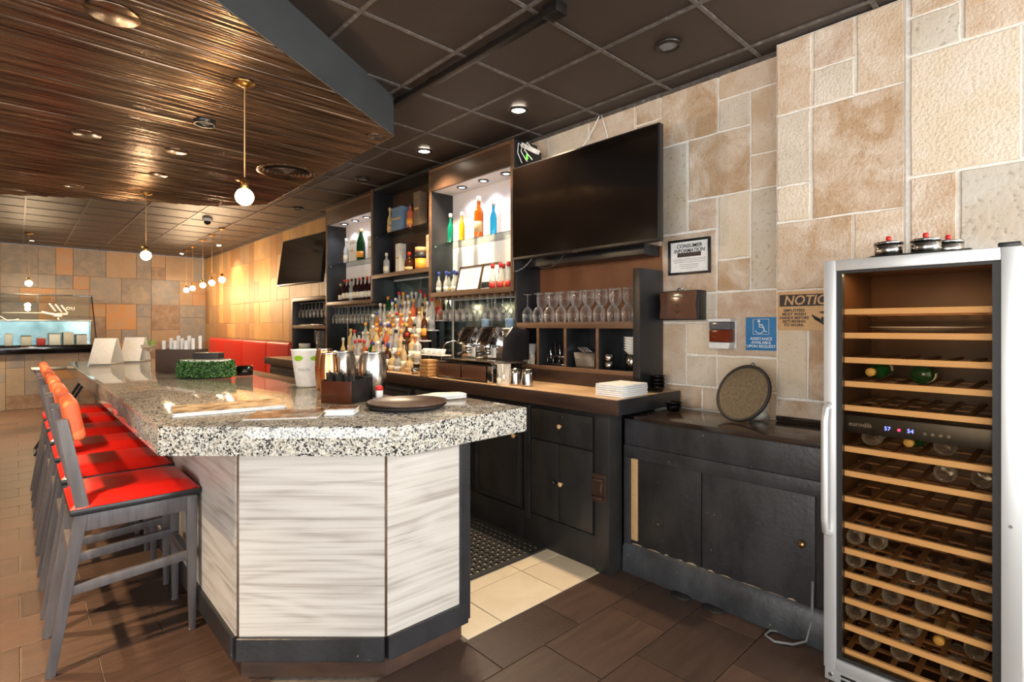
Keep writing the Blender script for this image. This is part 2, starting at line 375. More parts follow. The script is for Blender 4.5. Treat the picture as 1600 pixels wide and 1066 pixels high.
# ============================================================ STRUCTURE
CEIL = 3.12; XW = 3.30; YF = 14.3; XL = -4.0; YB = -2.6
TM = {}
def tile(name, parent, plane, lvl, a0, a1, b0, b1, th, mat, gap=.004, bev=.003, jit=0.0):
    """one tile: outline with a chamfered face; alike tiles share their mesh"""
    w = a1 - a0 - gap; h = b1 - b0 - gap
    key = (plane, round(w, 3), round(h, 3), th, mat) if not jit else None
    me = TM.get(key) if key else None
    if me is None:
        def outline(ins):
            pts = []
            n = 4 if jit else 1
            for (p, q) in (((-1, -1), (1, -1)), ((1, -1), (1, 1)), ((1, 1), (-1, 1)), ((-1, 1), (-1, -1))):
                for k in range(n):
                    t = k / n; pts.append(((p[0] + (q[0] - p[0]) * t) * (w / 2 - ins), (p[1] + (q[1] - p[1]) * t) * (h / 2 - ins)))
            return pts
        o1 = outline(0); o2 = outline(bev)
        if jit:
            js = [(random.uniform(-jit, jit), random.uniform(-jit, jit)) for _ in o1]
            o1 = [(x + j[0], y + j[1]) for (x, y), j in zip(o1, js)]; o2 = [(x + j[0], y + j[1]) for (x, y), j in zip(o2, js)]
        f = {'X-': lambda a, b, d: (-d, a, b), 'Y-': lambda a, b, d: (a, -d, b), 'Z+': lambda a, b, d: (a, b, d), 'Z-': lambda a, b, d: (a, b, -d)}[plane]
        n = len(o1)
        vs = [f(a, b, 0) for a, b in o1] + [f(a, b, th - bev * .7) for a, b in o1] + [f(a, b, th) for a, b in o2]
        fs = [tuple(range(2 * n, 3 * n)), tuple(range(n))] + [(i, (i + 1) % n, n + (i + 1) % n, n + i) for i in range(n)] + [(n + i, n + (i + 1) % n, 2 * n + (i + 1) % n, 2 * n + i) for i in range(n)]
        me = bpy.data.meshes.new(name); me.from_pydata(vs, [], fs)
        bm = bmesh.new(); bm.from_mesh(me); bmesh.ops.recalc_face_normals(bm, faces=bm.faces); bm.to_mesh(me); bm.free()
        me.materials.append(MATS[mat])
        if key: TM[key] = me
    o = bpy.data.objects.new(name, me); COL.objects.link(o); o.parent = parent
    ca, cb = (a0 + a1) / 2, (b0 + b1) / 2
    o.location = {'X-': (lvl, ca, cb), 'Y-': (ca, lvl, cb), 'Z+': (ca, cb, lvl), 'Z-': (ca, cb, lvl)}[plane]
    return o
def pack(nx, ny, sizes, rng):
    """random rectangular tiling of a grid"""
    used = [[False] * ny for _ in range(nx)]; out = []
    for j in range(ny):
        for i in range(nx):
            if used[i][j]: continue
            opts = sizes[:]; rng.shuffle(opts)
            for (w, h) in opts + [(1, 1)]:
                if i + w <= nx and j + h <= ny and all(not used[i + a][j + c] for a in range(w) for c in range(h)):
                    for a in range(w):
                        for c in range(h): used[i + a][j + c] = True
                    out.append((i, j, w, h)); break
    return out

# ---- floor
floor = struct(B().box(XL, XW + .1, YB, YF + .1, -.12, -.008).build('floor', 'floor_grout'), 'brown wood-look tiled floor with a cream tiled strip behind the bar', 'floor')
B().box(1.45, 2.72, 2.0, 8.2, -.008, -.004).build('cream_tile_bed', 'floor_grout', floor)
RW, RL = .333, .515
j0 = 3.388
for k in range(-9, 33):
    y0 = j0 + k * RW; y1 = y0 + RW
    off = .01 if (k % 2 == 1) else .27
    for q in range(-2, 6):
        x0 = off + q * RL; x1 = x0 + RL
        if x1 < -.85 or x0 > 2.85: continue
        if y0 > YF: continue
        ya, yb = y0, min(y1, YF)
        if y0 > 2.45 and x0 > .62: 
            if y0 < 7.7: continue
        if y1 > 2.0 and x0 > .6 and y0 < 7.7:
            if y0 >= 2.0: continue
            yb = 2.03 if x1 < 1.9 else 2.0
            if x1 > 2.7: x1 = 2.75
        tile('floor_tile', floor, 'Z+', -.008, x0, x1, ya, yb, .008, 'floor_tile', .005, .001)
# cream tiles behind the bar (0.46 m)
for xa, xb in ((1.575, 1.80), (1.80, 2.26), (2.26, 2.64)):
    ys = [2.0, 2.34, 2.80, 3.26, 3.72, 4.18]
    for ya, yb in zip(ys, ys[1:]):
        tile('cream_floor_tile', floor, 'Z+', -.008, xa, xb, ya, yb, .009, 'floor_tile_cream', .006, .001)
# ---- ceiling
ceil = struct(B().box(XL, XW + .1, YB, YF + .1, CEIL + .012, CEIL + .2).build('ceiling', 'ceiling_bar'), 'dark suspended tile ceiling with painted grid', 'ceiling')
GX = [3.11 - .606 * i for i in range(0, 8)]; GY = [1.318 - .606 * 2 + .606 * i for i in range(0, 24)]
xs = [XW] + GX; ys = GY + [YF]
def in_soffit(x0, x1, y0, y1): return x1 < 1.9 and x0 > -1.15 and y0 > 3.4 and y1 < 6.0
for i in range(len(xs) - 1):
    for j in range(len(ys) - 1):
        x1, x0, y0, y1 = xs[i], xs[i + 1], ys[j], ys[j + 1]
        if in_soffit(x0, x1, y0, y1): continue
        sm = (i == 2 and j == 1)
        tile('ceiling_panel', ceil, 'Z-', CEIL + .012, x0, x1, y0, y1, .006, 'ceiling_smooth' if sm else 'ceiling_panel', .02, .002)
for x in GX:
    B().box(x - .011, x + .011, GY[0], YF, CEIL - .002, CEIL + .0125).build('ceiling_grid_bar', 'ceiling_bar', ceil)
for y in GY:
    B().box(GX[-1], XW, y - .011, y + .011, CEIL - .001, CEIL + .0125).build('ceiling_grid_bar', 'ceiling_bar', ceil)
B().box(XW - .022, XW, 1.2, YF, CEIL - .02, CEIL + .0125).build('wall_angle', 'ceiling_bar', ceil)

# ---- right wall (travertine, then warm slate further back)
wr = struct(B().box(XW, XW + .2, YB, YF, 0, CEIL).build('wall_right', 'grout'), 'travertine clad wall behind the back bar', 'wall')
z = dict(t=3.12, a=2.945, b=2.743, c=2.545, d=2.336, e=2.13, f=1.925, g=1.72, h=1.525, i=1.31, j=1.105, k=.95)
TR = 'travertine'
for (ya, yb, za, zb, mt) in [
    (3.07, 3.4, z['b'], z['t'], TR), (2.64, 3.07, z['b'], z['t'], TR), (2.21, 2.64, z['b'], z['t'], TR), (2.0, 2.21, 2.955, z['t'], TR), (2.0, 2.21, 2.743, 2.955, TR),
    (1.587, 2.0, z['b'], z['t'], TR), (1.198, 1.587, z['a'], z['t'], TR), (1.384, 1.587, z['b'], z['a'], TR), (1.198, 1.384, z['c'], z['a'], TR), (1.198, 1.384, z['d'], z['c'], TR),
    (1.384, 1.798, z['d'], z['b'], TR), (1.798, 2.0, z['e'], z['b'], 'travertine_pale'), (1.593, 1.798, z['e'], z['d'], TR), (1.384, 1.593, z['f'], z['d'], TR), (1.198, 1.384, z['g'], z['d'], 'travertine_pale'),
    (1.6, 2.0, z['g'], z['e'], TR), (1.384, 1.6, z['g'], z['f'], TR), (1.198, 1.6, z['i'], z['g'], TR), (1.6, 2.017, z['h'], z['g'], TR),
    (1.81, 2.017, z['j'], z['h'], TR), (1.6, 1.81, z['i'], z['h'], TR), (1.6, 1.81, z['j'], z['i'], TR), (1.198, 1.6, z['j'], z['i'], TR),
    (1.7, 2.017, z['k'], z['j'], TR), (1.198, 1.7, z['k'], z['j'], TR),
    (2.0, 2.42, z['d'], z['b'], TR), (2.42, 2.83, z['d'], z['b'], TR), (2.83, 3.2, z['d'], z['b'], TR), (2.0, 3.2, z['f'], z['d'], TR)]:
    tile('travertine_tile', wr, 'X-', XW, ya, yb, za, zb, .010, mt, .014, .004, .0028)
# pilaster and the nearer wall face
pil = B().box(3.20, XW, .585, 1.196, 0, CEIL).build('pilaster', 'grout', wr)
for (ya, yb, za, zb, mt) in [(1.005, 1.196, 2.705, 3.12, TR), (.80, 1.005, 2.905, 3.12, TR), (.80, 1.005, 2.705, 2.905, TR), (.588, .80, 2.705, 3.12, TR), (.588, 1.01, 2.087, 2.705, TR),
    (1.01, 1.196, 2.295, 2.705, TR), (1.01, 1.196, 2.09, 2.295, TR), (.81, 1.196, 1.70, 2.09, TR), (.588, .81, 1.70, 2.09, TR), (.588, 1.03, 1.09, 1.70, TR), (1.03, 1.196, 1.09, 1.70, TR), (.588, 1.196, .93, 1.09, TR)]:
    tile('travertine_tile', pil, 'X-', 3.20, ya, yb, za, zb, .010, mt, .014, .004, .0028)
wn = B().box(3.19, XW, -.9, .586, 0, CEIL).build('wall_return', 'grout', wr)
for (ya, yb, za, zb, mt) in [(.373, .572, 3.0, 3.12, TR), (.373, .572, 2.815, 3.0, 'travertine_pale'), (-.05, .373, 2.815, 3.12, TR), (.17, .572, 2.222, 2.815, TR), (-.25, .17, 2.222, 2.815, TR), (.385, .572, 1.8, 2.222, TR), (-.05, .385, 1.8, 2.222, 'travertine_pale'),
    (-.45, -.05, 1.8, 2.222, TR), (-.45, -.05, 2.815, 3.12, TR), (-.25, .572, 1.2, 1.8, TR), (-.25, .572, .6, 1.2, TR), (-.25, .572, 0, .6, TR)]:
    tile('travertine_tile', wn, 'X-', 3.19, ya, yb, za, zb, .010, mt, .014, .004, .0028)
rng = random.Random(4)
uy, uz = .30, .39
for (i, j, w, h) in pack(25, 8, [(1, 1), (1, 1), (2, 1), (1, 2), (2, 2), (1, 2)], rng):
    tile('slate_tile', wr, 'X-', XW, 6.84 + i * uy * .99, 6.84 + (i + w) * uy * .99, j * uz, (j + h) * uz, .010 + rng.random() * .004, 'slate_warm', .005, .003)
# ---- far wall
wf = struct(B().box(XL, XW, YF, YF + .1, 0, CEIL).build('wall_far', 'slate_grout'), 'far wall clad in mixed grey and rust slate tiles', 'wall')
ux = .272; uz = .2836
for (i, j, w, h) in pack(18, 11, [(1, 1), (2, 1), (1, 2), (2, 2), (2, 2), (2, 2)], rng):
    tile('slate_tile', wf, 'Y-', YF, -1.6 + i * ux, -1.6 + (i + w) * ux, j * uz, (j + h) * uz, .010 + rng.random() * .005, 'slate', .006, .003)
struct(B().box(-1.6, .9, YF - .03, YF, 0, .1).build('baseboard_far', 'dark_walnut'), 'dark wooden baseboard under the far slate wall', 'baseboard')
# ---- walls behind the viewer, with storefront windows
def window_wall(name, label, horizontal, fixed, a0, a1, holes, t):
    b = B(); zs = (.5, 2.8)
    def bx(p, q, r0, r1):
        if horizontal: b.box(p, q, fixed, fixed + t, r0, r1)
        else: b.box(fixed, fixed + t, p, q, r0, r1)
    bx(a0, a1, 0, zs[0]); bx(a0, a1, zs[1], CEIL); e = a0
    for h0, h1 in holes: bx(e, h0, *zs); e = h1
    bx(e, a1, *zs)
    return struct(b.build(name, 'plaster'), label, 'wall')
window_wall('wall_back', 'plain plaster wall with tall storefront windows', True, YB - .12, XL, XW, [(wx - ww / 2, wx + ww / 2) for wx, ww, we in WIN], .12)
window_wall('wall_left', 'plain plaster wall along the dining side', False, XL - .12, YB, YF, [(-1.9, .7)], .12)
for n, (wx, ww, we) in enumerate(WIN):
    b = B(); x0, x1 = wx - ww / 2, wx + ww / 2
    for p in (x0, wx - .025, x1 - .05): b.box(p, p + .05, YB - .1, YB - .04, .5, 2.8)
    b.box(x0, x1, YB - .1, YB - .04, .5, .56).box(x0, x1, YB - .1, YB - .04, 2.74, 2.8)
    o = struct(b.build('window_%d' % (n + 1), 'dark_metal'), 'tall storefront window with dark metal frame', 'window')
    B().box(x0, x1, YB - .075, YB - .07, .56, 2.74).build('pane', 'pane', o)
b = B()
for p in (-1.9, -.65, .65): b.box(XL - .1, XL - .04, p, p + .05, .5, 2.8)
b.box(XL - .1, XL - .04, -1.9, .7, .5, .56).box(XL - .1, XL - .04, -1.9, .7, 2.74, 2.8)
o = struct(b.build('window_4', 'dark_metal'), 'tall side window with dark metal frame', 'window')
B().box(XL - .075, XL - .07, -1.9, .7, .56, 2.74).build('pane', 'pane', o)

# ---- soffit over the bar: ribbed bronze underside, grey fascia
SZ = 2.85
poly = [(1.95, 3.32), (2.02, 6.13), (1.644, 6.606), (.867, 6.96), (-.129, 7.512), (-1.2, 8.1), (-1.2, 1.28)]
sof = struct(B().prism(poly, SZ + .004, CEIL + .01).build('trim_1', 'fascia_grey'), 'dropped ceiling soffit over the bar with dark grey fascia', 'soffit')
def span(y):
    xs_ = []
    for (p, q) in zip(poly, poly[1:] + poly[:1]):
        if (p[1] - y) * (q[1] - y) < 0: xs_.append(p[0] + (q[0] - p[0]) * (y - p[1]) / (q[1] - p[1]))
    return (min(xs_), max(xs_)) if len(xs_) >= 2 else None
b = B(); y = 1.31; rr_ = random.Random(3); SEG = 14
while y < 8.05:
    p = rr_.choice((.012, .014, .017, .022, .03)); s0, s1 = span(y), span(y + p)
    if s0 and s1:
        amp = rr_.uniform(.004, .012); vs = []
        ph = rr_.random() * 6
        for k in range(SEG + 1):
            t = k / SEG; wob = .0025 * math.sin(ph + t * 9)
            for q, zz in ((0, 0), (.2, -.75), (.5, -1), (.8, -.75), (1, 0)):
                yy = y + p * q; u0 = s0[0] + (s1[0] - s0[0]) * q; u1 = s0[1] + (s1[1] - s0[1]) * q
                vs.append((u0 + (u1 - u0) * t, yy + (wob if 0 < k < SEG else 0), SZ + .004 + zz * amp * (1 + .35 * math.sin(ph * 2 + t * 17))))
        fs = [(k * 5 + c, k * 5 + c + 1, (k + 1) * 5 + c + 1, (k + 1) * 5 + c) for k in range(SEG) for c in range(4)]
        b.add(vs, fs, True)
    y += p
o = b.build('ribbed_panel', 'soffit_bronze', sof); o['kind'] = 'stuff'
B().tube([(.6 - 1.8, 2.44 - 1.165, SZ), (1.952, 3.318, SZ), (2.022, 6.13, SZ)], .004, 5).build('corner_bead', 'ceiling_bar', sof)
def disc(x, y, r, mat, label, zz=SZ, d=.012):
    return tag(B().lathe([(0, -d), (r * .96, -d), (r, -d * .6), (r, .003)], 22, (x, y, zz)).build('ceiling_cover', mat), label, 'cover', 'round covers on the soffit')
for (x, y_, r, l) in [(.302, 2.84, .10, 'large round bronze cover on the soffit nearest the viewer'), (.353, 4.738, .085, 'round bronze cover in the middle of the ribbed soffit'), (.395, 6.587, .075, 'round bronze cover at the far left of the ribbed soffit'), (.891, 4.734, .075, 'thin round bronze cover between the two bar pendants'), (.913, 5.578, .075, 'thin round cover just in front of the farther bar pendant'), (1.847, 3.40, .05, 'small round cover at the pointed soffit corner')]:
    disc(x, y_, r, 'soffit_bronze', l)
t = thing('recessed_light', 'unlit black recessed can light in the ribbed soffit', 'light', (.899, 3.914, SZ))
B().lathe([(.065, -.004), (.065, -.03), (.052, -.03), (.05, -.004)], 20, (.899, 3.914, SZ), cap=False).build('can', 'black_plastic', t)
B().lathe([(0, -.012), (.05, -.012)], 20, (.899, 3.914, SZ), cap=False).build('lens', 'grey_plastic', t)
t = thing('air_vent', 'large round bronze air diffuser with concentric rings', 'vent', (1.714, 4.725, SZ))
B().lathe([(.19, 0), (.20, -.006), (.235, -.012), (.24, 0)], 32, (1.714, 4.725, SZ - .002), cap=False).build('rim', 'soffit_bronze', t)
B().lathe([(0, -.004), (.19, -.004)], 32, (1.714, 4.725, SZ - .008), cap=False).build('backing', 'black_plastic', t)
for k in range(5):
    r0 = .03 + k * .034
    B().lathe([(r0, -.012), (r0 + .02, -.03), (r0 + .023, -.028), (r0 + .003, -.01)], 28, (1.714, 4.725, SZ), cap=False).build('ring', 'soffit_bronze', t)
for a in (0, 1.57):
    B().bar((1.714 - .19 * math.cos(a), 4.725 - .19 * math.sin(a), SZ - .02), (1.714 + .19 * math.cos(a), 4.725 + .19 * math.sin(a), SZ - .02), .012, .006, (0, 0, 1)).build('spoke', 'soffit_bronze', t)

# ---- lamps
def pendant(x, y, ztop, zb, r, label, power, mat='bulb_glow', group=None):
    t = thing('pendant_lamp', label, 'lamp', (x, y, ztop), group)
    k = r / .052
    B().lathe([(0, 0), (.06 * k, 0), (.06 * k, -.012), (.02 * k, -.028), (0, -.028)], 20, (x, y, ztop)).build('canopy', 'brass', t)
    B().cyl((x, y, ztop - .02), (x, y, zb + .12 * k), .0035, seg=6).build('cord', 'p_tan', t)
    s = B().lathe([(.012 * k, 0.105 * k), (.02 * k, .10 * k), (.022 * k, .05 * k), (.019 * k, .045 * k)], 14, (x, y, zb)).build('socket', 'brass', t)
    if k > .8: B().cyl((x - .02, y, zb + .085), (x - .045, y, zb + .085), .006, seg=8).build('switch_key', 'brass', s)
    B().sphere((x, y, zb), r, 18, 10).build('bulb', mat, t)
    lamp('bulb_light', 'POINT', (0, 0, zb - ztop - r - .03), power, WARM, t, shadow_soft_size=.04)
    return t
pendant(.918, 3.15, SZ, 2.215, .047, 'nearest bare-bulb pendant hanging over the bar top', 17)
pendant(.95, 6.436, SZ, 2.215, .047, 'farther bare-bulb pendant hanging over the bar top', 24)
pendant(.148, 12.5, CEIL, 2.25, .05, 'bare-bulb pendant hanging before the glass food counter', 34)
for k, (x, y_) in enumerate([(2.478, 9.69), (2.519, 10.49), (2.546, 11.23), (2.598, 12.27), (2.629, 12.98)]):
    pendant(x, y_, CEIL, 2.27, .05, '%s bare-bulb pendant of the row over the red booth, counted from the viewer' % ORD[k], 24, 'bulb_glow_small', 'pendants over the booth')
def downlight(x, y, lit, label, power=0, zz=CEIL, r=.055, col=SOFTWARM, cone=118):
    t = thing('downlight', label, 'light', (x, y, zz), 'recessed ceiling downlights')
    B().lathe([(r + .02, .002), (r + .02, -.008), (r, -.012), (r - .004, .0)], 22, (x, y, zz), cap=False).build('trim_ring', 'dark_metal', t)
    B().lathe([(0, -.004), (r - .004, -.002)], 20, (x, y, zz), cap=False).build('lens', 'spot_glow' if lit else 'grey_plastic', t)
    if power: lamp('downlight_beam', 'SPOT', (0, 0, -.03), power, col, t, spot_size=R(cone), spot_blend=.7, shadow_soft_size=.05)
    return t
downlight(2.745, 1.622, False, 'unlit recessed downlight nearest the travertine pilaster')
downlight(2.745, 2.873, True, 'bright downlight in the ceiling just before the large television', 95)
downlight(2.75, 4.137, True, 'bright downlight above the stepped liquor display', 125)
downlight(2.777, 5.394, False, 'unlit downlight in front of the champagne cabinet')
downlight(2.82, 7.34, False, 'unlit downlight above the small tilted television')
downlight(2.96, 11.8, True, 'small lit downlight over the red booth near the slate wall', 50)
downlight(2.70, 13.75, True, 'small lit downlight in the far right ceiling corner', 30)
downlight(.204, 13.5, True, 'small lit downlight above the far food counter', 40)
for k, y_ in enumerate((2.6, 4.2, 5.8)):  # row added out of view to brighten the floor left of the stools
    downlight(-.75, y_, True, '%s added downlight of the unseen soffit row over the aisle left of the stools' % ORD[k], 400, SZ, .055, WARM, 76)
for k, y_ in enumerate((8.6, 10.4, 12.2)):  # same added row carried on, unseen, to brighten the far aisle floor
    downlight(-.9, y_, True, '%s added downlight of the unseen row over the far aisle' % ORD[k], 480, CEIL, .055, WARM, 70)
t = thing('security_camera', 'small white dome camera on the far ceiling', 'camera', (2.083, 8.92, CEIL))
B().lathe([(.07, 0), (.07, -.03), (.055, -.05)], 18, (2.083, 8.92, CEIL)).build('housing', 'white_plastic', t)
B().lathe([(.05, -.045), (.045, -.075), (.025, -.095), (0, -.1)], 18, (2.083, 8.92, CEIL)).build('dome', 'black_gloss', t)
t = thing('ceiling_rail', 'long black metal rail fixed under the ceiling grid', 'rail', (1.975, 2.6, CEIL))
B().box(1.955, 2.0, 1.83, 3.4, CEIL - .05, CEIL - .012).build('channel', 'dark_metal', t, .004)
B().box(1.94, 2.02, 1.76, 1.86, CEIL - .06, CEIL).build('end_bracket', 'dark_metal', t, .004)
for yy in (2.3, 2.9, 3.3): B().box(1.965, 1.99, yy - .02, yy + .02, CEIL - .014, CEIL).build('hanger', 'dark_metal', t)

# ============================================================ BAR
GR = [(.41, 7.75), (.41, 2.51), (1.12, 1.845), (1.845, 1.87), (1.85, 2.47), (1.42, 2.62), (1.42, 7.75)]
tag(B().prism(GR, .98, 1.10).build('granite_countertop', 'granite', bevel=.008), 'thick speckled granite bar top with an angled front corner', 'countertop')
bb = thing('bar_counter', 'bar body clad in pale wood-grain panels with black trim', 'bar', (1.1, 4.8, 0))
base = [(.69, 7.7), (.69, 2.445), (1.148, 2.02), (1.575, 2.02), (1.575, 7.7)]
B().prism(base, .1, .98).build('carcass', 'black_paint', bb)
toe = [(.70, 7.7), (.70, 2.45), (1.152, 2.03), (1.56, 2.03), (1.56, 7.7)]
B().prism(toe, 0, .1).build('toe_kick', 'counter_edge', bb)
def vpanel(name, p, q, z0, z1, th, mat, out, bev=.001):
    """upright board from p to q, thickness outwards; local X runs along the board so grain follows it"""
    p = Vector(p + (0,)); q = Vector(q + (0,)); d = q - p; L = d.length; a = math.atan2(d.y, d.x)
    o = B().box(0, L, -th, 0, 0, z1 - z0).build(name, mat, None, bev, segs=1)
    o.parent = bb; o.location = p + Vector((0, 0, z0)) - bb.location; o.rotation_euler = (0, 0, a)
    return o
ff = (.69, 2.445); cc = (1.148, 2.02); ee = (1.575, 2.02)
vpanel('front_panel', ff, cc, .185, .98, .014, 'laminate', 1)
vpanel('front_panel', cc, (1.53, 2.02), .185, .98, .014, 'laminate', 1)
for k in range(4):
    y1_ = 7.7 - k * (7.7 - 2.445) / 4; y0_ = y1_ - (7.7 - 2.445) / 4
    vpanel('front_panel', (.69, y1_), (.69, y0_ + (.004 if k < 3 else 0)), .185, .98, .014, 'laminate', 1)
for p, q in (((.69, 7.7), ff), (ff, cc), (cc, ee)):
    vpanel('base_trim', p, q, .085, .185, .03, 'trim_paint', 1, .004)
vpanel('corner_post', (1.53, 2.02), (1.59, 2.02), .10, .98, .026, 'trim_paint', 1, .004)
vpanel('end_panel', (1.575, 2.02), (1.575, 3.2), .10, .98, .02, 'black_paint', 1, .002)
vpanel('end_panel', (1.575, 3.2), (1.575, 7.7), .10, .98, .02, 'black_paint', 1, .002)
for p in (ff, cc): B().cyl((p[0] - .006, p[1] - .012, .185), (p[0] - .006, p[1] - .012, .979), .0045, seg=6).build('corner_strip', 'shelf_edge', bb)
tag(B().box(1.421, 1.575, 2.66, 7.7, .985, 1.1005).build('bar_inner_ledge', 'counter_edge', bevel=.004), 'dark wooden ledge along the inner side of the granite bar', 'ledge')

# ---- stools
st = thing('bar_stool', '', 'stool', (.38, 3.205, 0), 'bar stools along the granite bar')
for y0 in (2.99, 3.385):
    B().prism([(.085, 0), (.12, 0), (.235, .70), (.16, 1.10), (.12, 1.095), (.185, .70)], y0, y0 + .033, 'y').build('rear_leg', 'stool_wood', st, .004)
    B().prism([(.622, 0), (.648, 0), (.655, .665), (.61, .665), (.612, .40)], y0, y0 + .036, 'y').build('front_leg', 'stool_wood', st, .004)
    B().box(.20, .625, y0 + .004, y0 + .03, .595, .668).build('apron_rail', 'stool_wood', st, .003)
    B().bar((.155, y0 + .016, .345), (.62, y0 + .016, .375), .024, .042).build('side_stretcher', 'stool_wood', st, .003)
    for xx, rr0 in ((.103, .016), (.635, .014)): B().cyl((xx, y0 + .017, -.0005), (xx, y0 + .017, .006), rr0, seg=8).build('glide', 'white_plastic', st)
B().box(.205, .235, 3.0, 3.41, .595, .668).build('apron_rail', 'stool_wood', st, .003)
B().box(.618, .642, 3.0, 3.41, .595, .668).build('apron_rail', 'stool_wood', st, .003)
B().box(.615, .643, 3.0, 3.41, .325, .375).build('foot_rest', 'stool_wood', st, .003)
B().box(.165, .19, 3.0, 3.41, .46, .51).build('rear_stretcher', 'stool_wood', st, .003)
B().box(.165, .668, 2.985, 3.425, .668, .70).build('seat_base', 'black_vinyl', st, .01)
b = B(); NX = NY = 12; vs = []
for i in range(NX + 1):
    for j in range(NY + 1):
        u = i / NX * 2 - 1; w = j / NY * 2 - 1
        e = (1 - abs(u) ** 5) * (1 - abs(w) ** 5)
        vs.append((.4165 + u * .250, 3.205 + w * .219, .70 + .052 * max(e, 0) ** .35))
b.add(vs, [(i * (NY + 1) + j, (i + 1) * (NY + 1) + j, (i + 1) * (NY + 1) + j + 1, i * (NY + 1) + j + 1) for i in range(NX) for j in range(NY)], True)
b.build('seat_cushion', 'seat_vinyl', st)
o = B().box(-.028, .028, -.212, .212, -.09, .09).build('back_pad', 'orange_fabric', st, .026, local=True, segs=3)
o.location = (.183 - .38, 0, 1.085); o.rotation_euler = (0, R(-10), 0)
names_ = ['nearest', 'second nearest', 'third nearest', 'fourth nearest', 'second farthest', 'farthest']
for k in range(6):
    lb = '%s grey wooden bar stool with red seat and orange back pad' % names_[k]
    if k == 0: st['label'] = lb
    else: dup(st, None, (.38, 3.205 + .63 * k, 0), lb)

# ============================================================ BOTTLES AND GLASSES
PROF = {
    'liquor': [(0, 0), (.037, 0), (.039, .006), (.039, .165), (.034, .185), (.015, .205), (.0135, .25), (.0155, .252), (.0155, .262)],
    'tall': [(0, 0), (.033, 0), (.035, .006), (.035, .19), (.028, .215), (.0135, .24), (.0125, .285), (.0145, .287), (.0145, .297)],
    'wine': [(0, 0), (.035, 0), (.037, .006), (.037, .185), (.03, .21), (.0145, .232), (.0135, .285), (.015, .287), (.015, .297)],
    'squat': [(0, 0), (.044, 0), (.048, .012), (.050, .08), (.044, .12), (.016, .14), (.014, .178), (.017, .18), (.017, .19)],
    'champagne': [(0, 0), (.042, 0), (.045, .006), (.045, .15), (.040, .2), (.026, .25), (.0165, .285), (.0155, .31), (.018, .312), (.018, .32)],
    'slim': [(0, 0), (.027, 0), (.029, .006), (.029, .15), (.022, .185), (.011, .21), (.011, .265), (.013, .267), (.013, .277)],
    'mini': [(0, 0), (.024, 0), (.026, .005), (.026, .085), (.02, .11), (.0105, .13), (.0105, .175), (.012, .177), (.012, .185)],
}
BM = {}
def setmat(o, m):
    o.material_slots[0].link = 'OBJECT'; o.material_slots[0].material = MATS[m]
def from_cache(key, name, fn, parent):
    if key not in BM:
        o = fn(); BM[key] = o.data; o.name = name
    else:
        o = bpy.data.objects.new(name, BM[key]); COL.objects.link(o)
    o.parent = parent
    return o
def bottle(kind, loc, mat, cap, lab, label, group, s=1.0, name='bottle', face=PI, cat='bottle', labh=(.28, .68), rot=None):
    pr_ = PROF[kind]
    o = from_cache((kind, 'b'), name, lambda: B().lathe(pr_, 14).build(name, 'b_clear', None, local=True), None)
    setmat(o, mat); o.location = loc; o.scale = (s, s, s); o.rotation_euler = rot if rot else (0, 0, face)
    tag(o, label, cat, group)
    H_ = pr_[-1][1]; rn = pr_[-1][0]
    c = from_cache((kind, 'c'), 'cap', lambda: B().lathe([(rn * 1.04, H_ - .02), (rn * 1.2, H_ - .02), (rn * 1.2, H_ + .012), (rn * .9, H_ + .016), (0, H_ + .016)], 10).build('cap', 'p_black', None, local=True), o)
    setmat(c, cap)
    if lab:
        rb = max(r for r, z_ in pr_); zsh = next(z_ for r, z_ in reversed(pr_) if r > rb * .9)
        def mk():
            vs = []; n = 8; z0, z1 = zsh * labh[0], zsh * labh[1] + .0
            for k in range(n + 1):
                a = R(-95 + 190 * k / n)
                for q in (rb + .0012, rb + .0003):
                    for zz in (z0, z1): vs.append((q * math.cos(a), q * math.sin(a), zz))
            fs = []
            for k in range(n):
                a = k * 4; c_ = a + 4; fs += [(a, c_, c_ + 1, a + 1), (a + 2, a + 3, c_ + 3, c_ + 2), (a, a + 2, c_ + 2, c_), (a + 1, c_ + 1, c_ + 3, a + 3)]
            return B().add(vs, fs, True).build('label', 'p_cream', None, local=True)
        l = from_cache((kind, 'l', labh), 'label', mk, o); setmat(l, lab)
    return o
GP = {'wine': [(.004, .095), (.02, .105), (.036, .13), (.041, .16), (.038, .195), (.033, .215)], 'stem': [(.0035, .006), (.003, .05), (.0045, .096)], 'foot': [(0, .006), (.006, .006), (.033, .0025), (.034, 0), (0, 0)]}
def wineglass(loc, label, group, inv=False, s=1.0, rot=None):
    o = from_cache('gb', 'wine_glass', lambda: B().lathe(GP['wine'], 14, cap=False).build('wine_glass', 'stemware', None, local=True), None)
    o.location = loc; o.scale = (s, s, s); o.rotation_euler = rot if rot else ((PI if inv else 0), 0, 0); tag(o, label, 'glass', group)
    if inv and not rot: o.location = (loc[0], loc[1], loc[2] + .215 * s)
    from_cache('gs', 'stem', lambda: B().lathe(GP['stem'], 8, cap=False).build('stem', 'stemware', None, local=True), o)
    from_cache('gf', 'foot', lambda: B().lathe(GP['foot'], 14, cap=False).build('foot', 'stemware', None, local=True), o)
    return o

